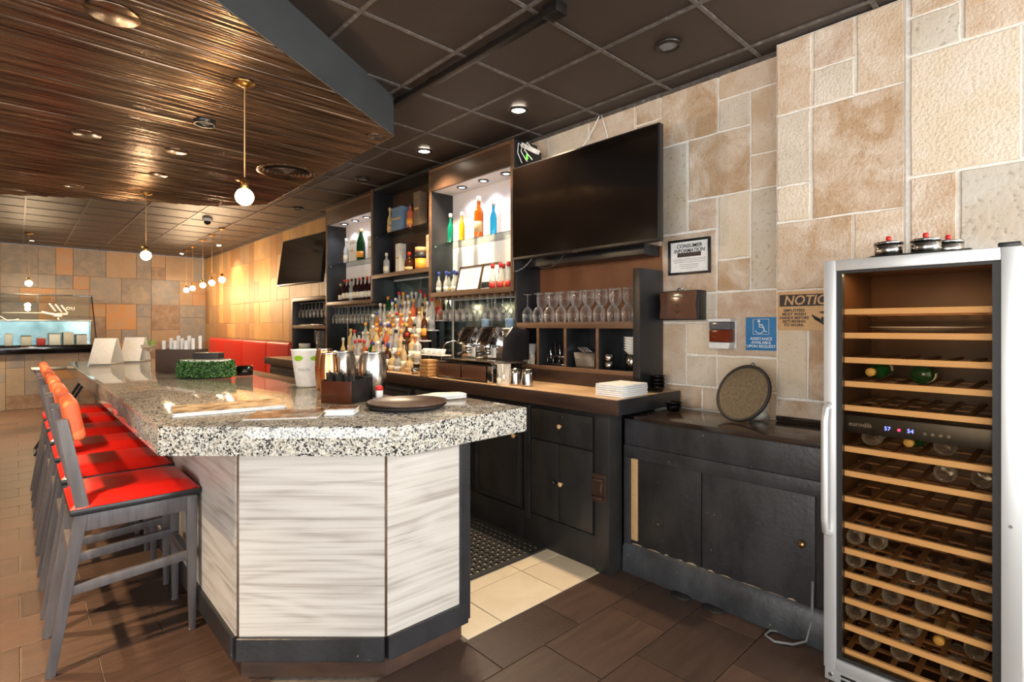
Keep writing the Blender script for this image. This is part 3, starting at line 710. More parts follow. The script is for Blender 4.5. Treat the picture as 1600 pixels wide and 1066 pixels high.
# ============================================================ BACK BAR
wt = thing('back_bar_worktop', 'tan topped back bar counter with thick dark wooden edge', 'countertop', (2.9, 4.8, .98))
B().box(2.575, 3.27, 1.86, 7.86, 1.0, 1.066).build('top_board', 'counter_tan', wt, .003)
B().box(2.55, 2.576, 1.84, 7.86, .975, 1.066).build('front_edge', 'counter_edge', wt, .005)
B().box(2.576, 3.27, 1.84, 1.861, .975, 1.066).build('end_edge', 'hutch_black', wt, .005)
def knob(x, y, zz, parent, mat='brass'):
    b = B(); rot = Matrix.Rotation(R(-90), 3, 'Y')
    b.lathe([(.008, 0), (.007, .012), (.015, .018), (.016, .026), (.010, .032), (0, .033)], 12, (x, y, zz), rot)
    return b.build('knob', mat, parent)
def doorpanel(name, parent, y0, y1, z0, z1, x, mat='black_paint', th=.018):
    return B().box(x - th, x, y0, y1, z0, z1).build(name, mat, parent, .003)
XC = 2.62
def cab(y0, y1, label):
    c = thing('back_bar_cabinet', label, 'cabinet', (2.9, (y0 + y1) / 2, 0), 'cabinets under the back bar counter')
    B().box(XC + .002, 3.26, y0, y1, .0, .974).build('carcass', 'black_paint', c)
    B().box(XC - .012, XC + .002, y0, y1, 0, .205).build('kick_board', 'black_paint', c, .003)
    return c
c = cab(2.035, 2.66, 'black worn cabinet with drawer over two doors next to the corner post')
d = doorpanel('drawer', c, 2.06, 2.60, .735, .935, XC); knob(XC - .018, 2.32, .845, d, 'p_tan'); B().cyl((XC - .021, 2.32, .905), (XC - .017, 2.32, .905), .009, seg=10).build('lock', 'chrome', d)
d = doorpanel('door', c, 2.06, 2.336, .215, .722, XC); knob(XC - .018, 2.31, .47, d, 'p_tan')
B().box(XC - .021, XC - .017, 2.322, 2.334, .62, .65).build('strike_plate', 'iron_rust', d)
d = doorpanel('door', c, 2.341, 2.60, .215, .722, XC); knob(XC - .018, 2.37, .47, d, 'dark_metal')
B().box(XC - .024, XC, 2.607, 2.66, .16, .96).build('stile', 'hutch_black', c, .004)
for k, (a0, a1) in enumerate([(2.665, 3.25), (3.255, 4.1), (4.105, 5.3), (5.305, 6.5), (6.505, 7.82)]):
    c = cab(a0, a1, ['black panelled cabinet with one knobbed door beside the bar opening', 'black cabinet below the espresso machine', 'black cabinet below the stepped liquor bottles', 'black cabinet below the champagne shelf', 'black cabinet at the far end of the back bar'][k])
    m_ = a1 - .04
    d = doorpanel('door', c, a0 + .03, m_, .22, .93, XC); knob(XC - .018, a0 + .09, .72, d, 'p_tan')
    for (p, q, r_, s_) in ((a0 + .05, m_ - .02, .24, .255), (a0 + .05, m_ - .02, .895, .91), (a0 + .05, a0 + .062, .255, .895), (m_ - .032, m_ - .02, .255, .895)):
        B().box(XC - .026, XC - .017, p, q, r_, s_).build('moulding', 'trim_paint', d, .002)
ps = thing('corner_post', 'square black post at the end of the back bar counter with iron latch', 'post', (2.66, 1.98, 0))
B().box(XC - .03, 2.72, 1.925, 2.033, 0, .975).build('post_body', 'black_paint', ps, .004)
B().box(XC - .036, XC - .028, 1.945, 2.055, .43, .60).build('latch_plate', 'iron_rust', ps, .003)
for zz in (.46, .57): B().tube([(XC - .036, 1.96, zz), (XC - .06, 1.975, zz), (XC - .06, 2.03, zz), (XC - .036, 2.045, zz)], .008, 6).build('latch_bar', 'iron_rust', ps)
B().tube([(XC - .045, 1.965, .46), (XC - .062, 1.965, .515), (XC - .045, 1.965, .57)], .008, 6).build('latch_handle', 'iron_rust', ps)
# ---- hand sink cabinet
XS = 2.75; SC = .962
sk = thing('sink_cabinet', 'scuffed black cabinet with chipped paint beside the wine fridge', 'cabinet', (3.0, 1.37, 0))
B().box(XS + .003, 3.18, .80, 1.92, .0, SC - .03).build('carcass', 'black_paint', sk)
B().box(XS - .012, XS + .003, .80, 1.92, .775, SC - .03).build('apron', 'black_paint_scuffed', sk, .004)
B().box(XS - .02, XS + .003, .80, 1.92, .70, .775).build('rail', 'black_paint_scuffed', sk, .004)
B().box(XS - .02, XS + .003, 1.875, 1.92, .17, .70).build('stile', 'black_paint_scuffed', sk, .003)
B().box(XS - .012, XS + .003, 1.828, 1.872, .20, .695).build('bare_wood_strip', 'stool_wood_end', sk, .002)
B().box(XS - .008, XS + .003, 1.42, 1.822, .178, .70).build('sliding_panel', 'black_paint', sk, .002)
d = B().box(XS - .016, XS + .003, .85, 1.41, .178, .70).build('door', 'black_paint_scuffed', sk, .003)
knob(XS - .016, .90, .468, d, 'copper')
B().prism([(XS + .003, 0), (XS - .035, 0), (XS - .03, .15), (XS - .012, .178), (XS + .003, .178)], .80, 1.92, 'y').build('kick_board', 'kick_paint', sk, .003)
rc = random.Random(8); yy = .93
while yy < 1.84:
    l_ = rc.uniform(.02, .12); hh = rc.uniform(.001, .006)
    B().prism([(yy, .1785), (yy + l_, .1785), (yy + l_ * .8, .1785 + hh), (yy + l_ * .45, .1785 + hh * 1.6), (yy + l_ * .2, .1785 + hh * .8)], XS - .0165, XS - .0155 if yy < 1.39 else XS - .0085, 'x').build('paint_chip', 'bare_wood', sk)
    yy += l_ + rc.uniform(.0, .06)
tag(B().box(2.715, 3.186, .80, 1.838, SC - .03, SC).build('sink_counter', 'counter_black', bevel=.005), 'glossy dark counter with raised edge beside the wine fridge', 'countertop')
tag(B().box(3.172, 3.196, .80, 1.19, SC + .001, SC + .028).build('counter_backsplash', 'counter_black', bevel=.004), 'low dark splash strip behind the glossy sink counter', 'backsplash')
# drain caps on the floor
for k, yy in enumerate((1.52, 1.33)):
    tag(B().lathe([(0, .012), (.045, .01), (.06, .004), (.062, 0)], 16, (2.70, yy, 0), sx=.7).build('floor_pad', 'rubber'), ['left', 'right'][k] + ' of two small round pads on the floor before the sink cabinet', 'pad')
pts = [(2.735, .86, .30), (2.725, .86, .12), (2.71, .88, .02), (2.66, .92, .008), (2.62, .99, .008), (2.64, 1.04, .008), (2.70, 1.04, .008), (2.735, .99, .008)]
tag(B().tube(pts, .006, 7).build('floor_cable', 'grey_plastic'), 'grey cable looped on the floor by the fridge foot', 'cable')
# rubber mat with round holes
mt = thing('rubber_mat', 'black perforated rubber mat on the cream tiles behind the bar', 'mat', (2.1, 3.2, 0))
X0, X1, Y0, Y1 = 1.66, 2.585, 2.47, 4.1
b = B(); n = 0
xs_ = [X0 + .045 + i * .05 for i in range(18)]; 
for i in range(19): b.box(X0 + i * .0505, X0 + i * .0505 + .016, Y0, Y1, .001, .014)
yy = Y0
while yy < Y1 - .015: b.box(X0, X1, yy, yy + .016, .001, .0135); yy += .0505
o = b.build('mat_grid', 'rubber', mt); o['kind'] = 'stuff'
for (p, q, r_, s_) in ((X0 - .02, X1 + .02, Y0 - .02, Y0), (X0 - .02, X1 + .02, Y1, Y1 + .02), (X0 - .02, X0, Y0, Y1), (X1, X1 + .02, Y0, Y1)): B().box(p, q, r_, s_, .0005, .014).build('mat_edge', 'rubber', mt)

# ---- hutch under the television
hu = thing('glassware_hutch', 'black open hutch with wine glasses above four cubbyholes', 'shelf', (3.15, 2.6, 1.066))
HX = 3.0; HZ = 1.067
B().box(3.272, 3.296, 1.99, 3.18, HZ, 2.06).build('back_panel', 'rust_panel', hu)
B().box(HX, 3.272, 1.975, 2.03, HZ, 1.885).build('side_panel', 'hutch_black', hu, .003)
B().box(HX, 3.272, 3.155, 3.185, HZ, 2.04).build('side_panel', 'hutch_black', hu, .003)
B().box(3.08, 3.272, 2.0, 3.155, 1.985, 2.06).build('top_rail', 'black_plastic', hu, .003)
B().box(HX, 3.272, 2.03, 3.155, 1.49, 1.528).build('glass_shelf_board', 'hutch_black', hu, .002)
B().box(HX - .008, HX, 2.03, 3.155, 1.485, 1.53).build('shelf_edge', 'shelf_edge', hu, .002)
B().box(HX, 3.272, 2.03, 3.155, 1.17, 1.195).build('cubby_floor', 'hutch_black', hu, .002); B().box(HX - .008, HX, 2.03, 3.155, 1.165, 1.197).build('edge_strip', 'shelf_edge', hu, .002)
for yy in (2.329, 2.63, 2.914): p = B().box(HX, 3.262, yy - .012, yy + .012, 1.196, 1.489).build('divider', 'hutch_black', hu, .002); B().box(HX - .008, HX, yy - .012, yy + .012, 1.196, 1.484).build('edge_strip', 'shelf_edge', p, .002)
B().box(HX + .01, HX + .03, 2.03, 3.155, HZ, 1.169).build('skirt_board', 'counter_edge', hu, .002)
B().box(HX - .008, HX, 1.975, 2.03, HZ, 1.885).build('edge_strip', 'hutch_black', hu, .002)
B().box(3.262, 3.272, 2.03, 3.155, 1.196, 1.489).build('cubby_back', 'hutch_black', hu)
for k in range(9):
    wineglass((3.055, 3.09 - k * .122, 1.529), '%s upturned wine glass from the left in the front row on the hutch' % ORD[k], 'upturned wine glasses on the hutch', True, 1.08)
for k in range(8):
    wineglass((3.165, 3.03 - k * .122, 1.529), '%s upright wine glass from the left in the back row on the hutch' % ORD[k], 'upright wine glasses on the hutch', False, 1.16)
# cubby contents
tag(B().lathe([(.035, 0), (.05, .16), (.046, .16), (.032, .004), (0, .004)], 18, (3.08, 3.08, 1.196)).build('paper_cup', 'white_plastic'), 'tall white cup in the left cubbyhole', 'cup')
bottle('mini', (3.08, 2.965, 1.196), 'b_rose', 'p_orange', 'p_cream', 'small pink bottle in the left cubbyhole', None, 1.15)
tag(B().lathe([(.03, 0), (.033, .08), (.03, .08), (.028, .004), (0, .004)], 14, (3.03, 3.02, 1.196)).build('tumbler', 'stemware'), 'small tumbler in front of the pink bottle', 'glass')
t = thing('utensil_rack', 'wire rack of bar tools in the second cubbyhole', 'rack', (3.1, 2.77, 1.196))
b = B()
for zz in (.01, .07):
    b.tube([(3.05, 2.68, 1.196 + zz), (3.15, 2.68, 1.196 + zz), (3.15, 2.86, 1.196 + zz), (3.05, 2.86, 1.196 + zz), (3.05, 2.68, 1.196 + zz)], .003, 5)
for yy in (2.68, 2.74, 2.80, 2.86):
    for xx in (3.05, 3.15): b.cyl((xx, yy, 1.196), (xx, yy, 1.27), .003, seg=5)
b.build('wire_frame', 'chrome', t)
for k in range(8):
    yy = 2.695 + (k % 4) * .048; xx = 3.075 + (k // 4) * .05; hh = .14 + .02 * (k * 7 % 5)
    B().cyl((xx, yy, 1.199), (xx - .01, yy + .006, 1.196 + hh), .006 if k % 3 else .011, .004, 7).build('bar_tool', 'chrome' if k % 2 else 'dark_metal', t)
t = thing('steel_pan', 'small rectangular steel pan of utensils in the third cubbyhole', 'pan', (3.1, 2.47, 1.196))
b = B(); o_ = [(3.04, 2.39), (3.16, 2.39), (3.16, 2.56), (3.04, 2.56)]; i_ = [(3.03, 2.375), (3.175, 2.375), (3.175, 2.575), (3.03, 2.575)]
b.add([(x, y_, 1.197) for x, y_ in o_] + [(x, y_, 1.305) for x, y_ in i_] + [(3.1 + (x - 3.1) * .92, 2.475 + (y_ - 2.475) * .92, 1.305) for x, y_ in i_] + [(3.1 + (x - 3.1) * .9, 2.475 + (y_ - 2.475) * .9, 1.202) for x, y_ in o_],
      [(3, 2, 1, 0)] + [(k, (k + 1) % 4, 4 + (k + 1) % 4, 4 + k) for k in range(4)] + [(4 + k, 4 + (k + 1) % 4, 8 + (k + 1) % 4, 8 + k) for k in range(4)] + [(8 + k, 8 + (k + 1) % 4, 12 + (k + 1) % 4, 12 + k) for k in range(4)] + [(12, 13, 14, 15)])
b.build('pan_body', 'brushed_steel', t)
for k in range(4): B().bar((3.06 + .03 * k, 2.41, 1.25), (3.05 + .03 * k, 2.55, 1.34), .014, .004).build('utensil', 'chrome', t, .001)
t = thing('bowl_stack', 'stack of white bowls in the right cubbyhole', 'bowls', (3.12, 2.12, 1.196))
for k in range(6): B().lathe([(.03, 0), (.058, .03), (.06, .034), (.056, .034), (.028, .004), (0, .004)], 18, (3.13, 2.13, 1.197 + .11 + k * .017)).build('bowl', 'white_ceramic', t)
B().lathe([(.045, 0), (.05, .11), (0, .11)], 16, (3.13, 2.13, 1.197)).build('stand', 'brushed_steel', t)
t = thing('steel_cup_stack', 'two small steel cups stacked in the right cubbyhole', 'cups', (3.05, 2.26, 1.196))
for k in range(2): B().lathe([(.026, 0), (.033, .055), (.03, .055), (.024, .004), (0, .004)], 14, (3.05, 2.27, 1.197 + k * .052)).build('cup', 'brushed_steel', t)

# ---- large television
def tv(name, label, w, h, loc, rot, arm):
    t = thing(name, label, 'television', loc); t.rotation_euler = rot
    B().box(-.02, .03, -w / 2, w / 2, -h / 2, h / 2).build('cabinet', 'black_plastic', t, .004, local=True)
    B().box(-.023, -.0205, -w / 2 + .012, w / 2 - .012, -h / 2 + .018, h / 2 - .012).build('screen', 'tv_screen', t, local=True)
    B().box(-.026, -.02, -.03, .03, -h / 2 - .008, -h / 2 + .006).build('badge', 'chrome', t, local=True)
    B().box(.03, arm, -.2, .2, -.15, .15).build('wall_mount', 'dark_metal', t, .004, local=True)
    return t
tv('television', 'large flat black television on the travertine wall over the hutch', 1.335, .735, (2.93, 2.45, 2.40), (0, 0, 0), .356)
B2 = tv('television', 'smaller tilted flat television beside the champagne shelf', 1.34, .70, (3.0, 7.66, 2.45), (0, R(8), R(4.5)), .262)
def cable(pts, r, mat, label):
    return tag(B().tube(pts, r, 6).build('cable', mat), label, 'cable')
def arc(p, q, sag, n=8):
    p, q = Vector(p), Vector(q); return [p.lerp(q, k / n) + Vector((0, 0, -sag * 4 * (k / n) * (1 - k / n))) for k in range(n + 1)]
cable(arc((3.24, 2.50, 3.10), (3.24, 2.90, 2.80), .07), .004, 'white_plastic', 'white cable drooping from the ceiling to the top left of the large television')
cable(arc((3.24, 2.48, 3.10), (3.22, 2.36, 2.72), -.02), .004, 'white_plastic', 'short white cable dropping straight behind the large television')
cable(arc((2.985, 3.2, 2.62), (2.985, 3.18, 1.95), .0) + arc((2.985, 3.18, 1.95), (2.99, 2.95, 2.06), .03)[1:], .004, 'grey_plastic', 'grey cable running down the shelf edge left of the large television')
cable(arc((2.985, 2.98, 2.03), (2.99, 2.62, 2.05), .09), .003, 'ink', 'thin dark cable looping below the large television')
t = thing('power_strip', 'white power strip with tangled plugs and green light atop the shelf', 'power strip', (3.12, 3.08, 2.82))
B().bar((3.06, 3.15, 3.0), (3.06, 2.98, 2.90), .05, .035, (1, 0, 0)).build('strip_body', 'white_plastic', t, .006)
B().box(3.04, 3.16, 3.03, 3.13, 2.80, 2.93).build('adapter', 'black_plastic', t, .006)
B().box(3.034, 3.04, 3.07, 3.085, 2.86, 2.90).build('green_light', 'led_green', t)
for k in range(3): B().tube([(3.05, 3.12 - k * .05, 2.97 - k * .02), (3.0, 3.14 - k * .05, 3.0 - k * .01), (3.01, 3.16 - k * .04, 2.93), (3.03, 3.13 - k * .06, 2.84)], .004, 5).build('cord', 'white_plastic', t)

# ---- shelf units
SX = 3.0
def unit(label, y0, y1, zb, zt, glass_z, back, header, left_to, right_to, own_right=True, lights=()):
    u = thing('back_bar_shelf', label, 'shelf', (3.15, (y0 + y1) / 2, zb))
    def side(ya, zlo):
        p = B().box(SX, 3.272, ya, ya + .035, zlo, zt).build('side_panel', 'hutch_black', u, .002)
        B().box(SX - .010, SX, ya, ya + .035, zlo, zt).build('edge_strip', 'shelf_edge', p, .002)
    side(y1 - .035, left_to)
    if own_right: side(y0, right_to)
    ya, yb = (y0 + .035 if own_right else y0), y1 - .035
    B().box(3.262, 3.296, ya, yb, zb, zt).build('back_panel', back, u)
    p = B().box(SX, 3.262, ya, yb, zb, zb + .03).build('bottom_shelf', 'hutch_black', u, .002)
    B().box(SX - .012, SX, ya, yb, zb - .005, zb + .04).build('shelf_edge', 'shelf_edge', p, .002)
    B().box(SX + .004, 3.258, ya + .001, yb - .001, glass_z - .008, glass_z).build('glass_shelf', 'pane_green', u)
    for yy in (ya + .006, yb - .012): B().box(3.03, 3.05, yy, yy + .006, glass_z - .016, glass_z - .0085).build('shelf_pin', 'chrome', u)
    if header:
        B().box(SX - .012, SX + .012, ya, yb, 2.83, zt).build('header_board', 'dark_walnut', u, .003)
        B().box(SX - .018, SX - .012, ya, yb, zt - .035, zt - .005).build('header_moulding', 'shelf_edge', u, .002)
        sf = B().box(SX + .012, 3.262, ya, yb, 2.835, 2.86).build('light_soffit', 'lit_back', u)
        for yy in lights:
            k = B().lathe([(.05, 0), (.05, -.008), (.034, -.010), (.03, -.002)], 20, (3.12, yy, 2.835), cap=False).build('puck_ring', 'dark_metal', sf)
            B().lathe([(0, -.004), (.03, -.004)], 16, (3.12, yy, 2.835), cap=False).build('puck_lens', 'cool_glow', sf)
            lamp('puck_beam', 'SPOT', (3.12 - 3.15, yy - (y0 + y1) / 2, 2.815 - zb), 3.2, (.86, .91, 1), u, spot_size=R(130), spot_blend=.6, shadow_soft_size=.025)
    else:
        B().box(SX, 3.262, ya, yb, zt - .03, zt).build('top_board', 'hutch_black', u, .002)
    return u
unit('lit shelf unit with four coloured bottles beside the large television', 3.19, 4.42, 1.79, 3.05, 2.30, 'lit_back', True, 1.79, 1.79, True, (3.42, 3.73, 4.05))
unit('dark shelf unit with boxed spirits above the stepped liquor display', 4.42, 5.60, 2.05, 3.08, 2.54, 'dark_walnut', False, 1.79, 0, False)
unit('lit shelf unit with champagne above a row of wine bottles', 5.60, 6.83, 1.775, 3.05, 2.30, 'lit_back', True, 1.068, 0, False, (5.95, 6.25, 6.55))
# bottles on the lit unit
for (y_, k, m_, cap, lab, s, l) in [(4.233, 'slim', 'b_teal', 'p_white', None, 1.05, 'teal green bottle on the glass shelf'), (4.048, 'slim', 'b_yellow', 'p_white', None, 1.0, 'yellow bottle on the glass shelf'), (3.797, 'tall', 'b_orange', 'p_white', 'p_tan', 1.27, 'tall orange bottle with pale label on the glass shelf'), (3.59, 'slim', 'b_blue', 'p_white', None, 1.1, 'bright blue bottle on the glass shelf')]:
    bottle(k, (3.12, y_, 2.301), m_, cap, lab, l, 'coloured bottles on the lit glass shelf', s)
for k in range(5):
    bottle('mini', (3.06 + .08 * (k % 2), 4.345 - k * .062, 1.821), 'b_clear', 'p_blue', 'p_gold' if k % 2 else 'p_cream', '%s small blue-capped bottle from the left beside the framed licences' % ORD[k], 'small blue-capped bottles', 1.08)
for k in range(6):
    bottle('mini', (3.06 + .08 * (k % 2), 3.53 - k * .052, 1.821), 'b_clear', 'p_red', 'p_orange' if k % 2 else 'p_red', '%s small red-capped bottle from the left under the orange and blue bottles' % ORD[k], 'small red-capped bottles', 1.15, labh=(.1, .72))
def frame(name, label, y0, y1, x, z0, h, lean, mat_f='dark_walnut'):
    w = y1 - y0
    t = thing(name, label, 'frame', (x, (y0 + y1) / 2, z0)); t.rotation_euler = (0, R(lean), 0)
    for (a, b_, c_, d_) in ((-w / 2, w / 2, 0, .016), (-w / 2, w / 2, h - .016, h), (-w / 2, -w / 2 + .016, .016, h - .016), (w / 2 - .016, w / 2, .016, h - .016)):
        B().box(-.012, .004, a, b_, c_, d_).build('frame_bar', mat_f, t, .002, local=True)
    p = B().box(-.004, .003, -w / 2 + .014, w / 2 - .014, .014, h - .014).build('paper', 'white_paper', t, local=True)
    return t, p, w, h
def lines(p, w, h, rows, x=-.0046, mat='ink_grey'):
    for (zc, wid, th) in rows: B().box(x, x + .0012, -w * wid / 2, w * wid / 2, h * zc - th / 2, h * zc + th / 2).build('print_line', mat, p, local=True)
t, p, w, h = frame('framed_licence', 'front framed licence leaning on the lit shelf', 3.68, 4.03, 3.03, 1.822, .245, 14)
lines(p, w, h, [(.78, .4, .006), (.68, .55, .004), (.58, .5, .004), (.46, .3, .006), (.36, .5, .004), (.27, .45, .004)], mat='p_tan')
t, p, w, h = frame('framed_licence', 'rear framed licence leaning behind the front one', 3.54, 3.80, 3.13, 1.822, .26, 10)
lines(p, w, h, [(.8, .5, .006), (.7, .55, .004)]); B().box(-.0049, -.0036, -w * .42, w * .42, .03, .085).build('blue_band', 'ink', p, local=True)
# boxed spirits
def carton(label, x, y0, y1, z0, h, d, mat, cat='box', name='gift_box', lid=None):
    t = thing(name, label, cat, (x, (y0 + y1) / 2, z0))
    B().box(x, x + d, y0, y1, z0, z0 + h * .82).build('box_body', mat, t, .002)
    B().box(x - .001, x + d + .001, y0 - .001, y1 + .001, z0 + h * .82 + .001, z0 + h).build('box_lid', lid or mat, t, .002)
    B().box(x - .0025, x - .0005, y0 + .02, y1 - .02, z0 + h * .5, z0 + h * .56).build('box_print', 'p_gold', t)
plain('box_blue', (96, 122, 148), .5); plain('box_taupe', (110, 92, 76), .5); plain('box_peach', (216, 176, 150), .5)
bottle('slim', (3.1, 5.36, 2.541), 'b_gold', 'p_tan', 'p_tan', 'slim golden bottle on the upper glass shelf beside a blue gift box', None, 1.05)
carton('grey-blue gift box on the upper glass shelf', 3.05, 5.03, 5.24, 2.541, .27, .1, 'box_blue')
bottle('liquor', (3.1, 4.93, 2.541), 'b_rose', 'p_black', 'p_orange', 'rose coloured bottle on the upper glass shelf', None, 1.05)
carton('tall taupe gift box on the upper glass shelf', 3.08, 4.72, 4.84, 2.541, .38, .09, 'box_taupe')
bottle('liquor', (3.08, 5.40, 2.081), 'b_clear', 'p_cream', 'p_cream', 'clear square-shouldered bottle on the lower shelf under the golden one', None, .92)
carton('slim white marbled gift box on the lower shelf', 3.1, 5.15, 5.24, 2.081, .34, .08, 'cream_box')
bottle('squat', (3.1, 4.95, 2.081), 'b_brown', 'p_red', 'p_tan', 'round brown bottle with red cap on the lower shelf', None, 1.08)
t = thing('tin_canister', 'orange and black cylindrical tin on the lower shelf', 'tin', (3.1, 4.745, 2.081))
for (z0, z1, m_) in ((0, .13, 'p_orange'), (.13, .2, 'dark_box'), (.2, .25, 'p_tan')): B().lathe([(0, z0), (.068, z0), (.068, z1), (0, z1)], 20, (3.12, 4.745, 2.081)).build('tin_band', m_, t)
carton('narrow peach gift box at the right end of the lower shelf', 3.08, 4.52, 4.60, 2.081, .36, .07, 'box_peach')
# champagne shelf
bottle('slim', (3.12, 6.50, 2.301), 'b_clear', 'p_white', 'p_cream', 'slim clear bottle at the left of the champagne shelf', None, 1.15)
carton('white gift box left of the champagne bottle', 3.12, 6.27, 6.41, 2.301, .30, .09, 'cream_box')
bottle('champagne', (3.12, 6.095, 2.301), 'b_champagne', 'p_tan', 'p_orange', 'dark green champagne bottle with orange label', None, 1.22)
carton('white gift box right of the champagne bottle', 3.13, 5.84, 5.94, 2.301, .30, .09, 'cream_box')
for k, (y_, m_, cap, lab) in enumerate([(6.62, 'b_winered', 'p_tan', 'p_cream'), (6.50, 'b_winered', 'p_red', 'p_cream'), (6.40, 'b_winered', 'p_red', 'p_cream'), (6.30, 'b_smoke', 'p_black', 'p_white'), (6.20, 'b_winered', 'p_black', 'p_cream'), (6.10, 'b_winered', 'p_red', 'p_cream'), (6.0, 'b_winered', 'p_black', 'p_white'), (5.90, 'b_winered', 'p_red', 'p_cream'), (5.80, 'b_winered', 'p_red', 'p_white')]):
    bottle('wine', (3.10, y_, 1.806), m_, cap, lab, '%s wine bottle from the left in the row under the champagne' % ORD[k], 'wine bottles under the champagne', .95 if k else .8)
# mirrors behind the counter
for k, (a0, a1, zt_) in enumerate([(3.20, 3.80, 1.76), (3.82, 4.40, 1.76), (4.44, 5.0, 2.03), (5.02, 5.58, 2.03), (5.62, 6.2, 1.76), (6.22, 6.78, 1.76)]):
    tag(B().box(3.284, 3.297, a0, a1, 1.068, zt_).build('mirror_panel', 'mirror_teal', bevel=.002), '%s smoky mirror panel from the right on the back bar wall' % ORD[k], 'mirror', 'mirror panels behind the back bar')
# stem racks
def rack(label, y0, y1, zz, nrow, cols, glab, group):
    t = thing('stem_rack', label, 'rack', (3.12, (y0 + y1) / 2, zz))
    for k in range(cols + 1):
        yy = y0 + (y1 - y0) * k / cols
        B().box(3.02, 3.25, yy - .012, yy + .012, zz - .018, zz - .001).build('rack_rail', 'shelf_edge', t, .002)
    n = 0
    for r_ in range(nrow):
        for k in range(cols):
            yy = y1 - (y1 - y0) * (k + .5) / cols
            wineglass((3.07 + r_ * .10, yy, zz - .235), glab % (ORD[k], ['front', 'middle', 'rear'][r_]), group, True, 1.0)
rack('wooden stem rack under the lit bottle shelf', 3.26, 4.38, 1.785, 2, 11, '%s hanging glass from the left in the %s row under the lit bottle shelf', 'glasses hanging under the lit bottle shelf')
rack('wooden stem rack under the wine bottle shelf', 5.66, 6.76, 1.77, 1, 11, '%s hanging glass from the left in the %s row under the wine bottles', 'glasses hanging under the wine bottles')
# ---- open cabinet under the small television
oc = thing('service_cabinet', 'narrow open cabinet with hanging glasses under the small television', 'cabinet', (3.15, 7.42, 1.067))
B().box(SX, 3.29, 7.98, 8.015, 1.067, 1.90).build('side_panel', 'hutch_black', oc, .002); B().box(3.27, 3.295, 6.84, 7.98, 1.067, 1.90).build('back_panel', 'hutch_black', oc)
for z0, z1 in ((1.865, 1.905), (1.47, 1.51)):
    p = B().box(SX, 3.27, 6.84, 7.98, z0, z1).build('shelf', 'hutch_black', oc, .002); B().box(SX - .012, SX, 6.84, 7.98, z0 - .003, z1 + .003).build('shelf_edge', 'shelf_edge', p, .002)
B().box(SX - .012, SX, 7.98, 8.015, 1.067, 1.90).build('edge_strip', 'shelf_edge', oc, .002)
for k in range(8): wineglass((3.08, 7.88 - k * .13, 1.625), '%s hanging glass from the left in the cabinet under the small television' % ORD[k], 'glasses hanging in the open cabinet', True, 1.0)
tag(B().box(3.03, 3.24, 7.0, 7.9, 1.511, 1.53).build('serving_tray', 'brushed_steel', bevel=.006), 'flat steel tray on the middle shelf of the open cabinet', 'tray')
t = thing('blender', 'blender with clear jug and black base in the open cabinet', 'blender', (3.1, 7.25, 1.067))
B().lathe([(.09, 0), (.085, .09), (.06, .13), (0, .13)], 16, (3.12, 7.3, 1.067)).build('motor_base', 'black_plastic', t)
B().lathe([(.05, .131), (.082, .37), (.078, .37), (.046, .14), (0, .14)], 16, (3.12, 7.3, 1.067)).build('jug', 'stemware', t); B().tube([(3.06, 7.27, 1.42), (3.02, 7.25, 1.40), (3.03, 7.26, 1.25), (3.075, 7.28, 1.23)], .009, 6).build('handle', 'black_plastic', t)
t = thing('lidded_tub', 'white tub with teal band at the left of the open cabinet', 'tub', (3.08, 7.78, 1.067))
B().lathe([(.07, 0), (.08, .12), (0, .12)], 16, (3.1, 7.8, 1.067)).build('tub_body', 'green_plastic', t); B().lathe([(.082, .121), (.084, .18), (0, .18)], 16, (3.1, 7.8, 1.067)).build('tub_lid', 'white_plastic', t)

# ---- stepped liquor display
ld = thing('bottle_riser', 'stepped display riser carrying rows of liquor bottles', 'riser', (3.0, 5.03, 1.067))
TX = [2.70, 2.795, 2.89, 2.985, 3.08, 3.175]; TZ = [1.067, 1.155, 1.255, 1.36, 1.465, 1.565]
for x_, z_ in zip(TX[1:], TZ[1:]):
    p = B().box(x_ - .046, x_ + .049, 4.27 if z_ < 1.3 else 4.44, 5.76 if z_ < 1.3 else 5.575, z_ - .012, z_).build('step_board', 'white_plastic', ld, .002)
    B().box(x_ - .035, x_ - .028, 4.27 if z_ < 1.3 else 4.44, 5.76 if z_ < 1.3 else 5.575, z_ - .085, z_ - .0125).build('step_riser', 'hutch_black', p)
for yy in (4.46, 5.02, 5.55):
    for x_, z_ in zip(TX[1:], TZ[1:]): B().box(x_ - .025, x_ + .035, yy, yy + .015, 1.0675, z_ - .0125).build('support', 'hutch_black', ld)
rg = random.Random(21)
CW = {'b_clear': 'clear', 'b_amber': 'amber', 'b_gold': 'golden', 'b_green': 'green', 'b_brown': 'dark brown', 'b_rose': 'rose', 'b_smoke': 'frosted'}
CAPW = {'p_red': 'red', 'p_black': 'black', 'p_gold': 'gold', 'p_white': 'white', 'p_silver': 'silver', 'p_tan': 'cork', 'p_blue': 'blue', 'p_orange': 'orange'}
TN = ['on the counter', 'on the first step', 'on the second step', 'on the third step', 'on the fourth step', 'on the top step']
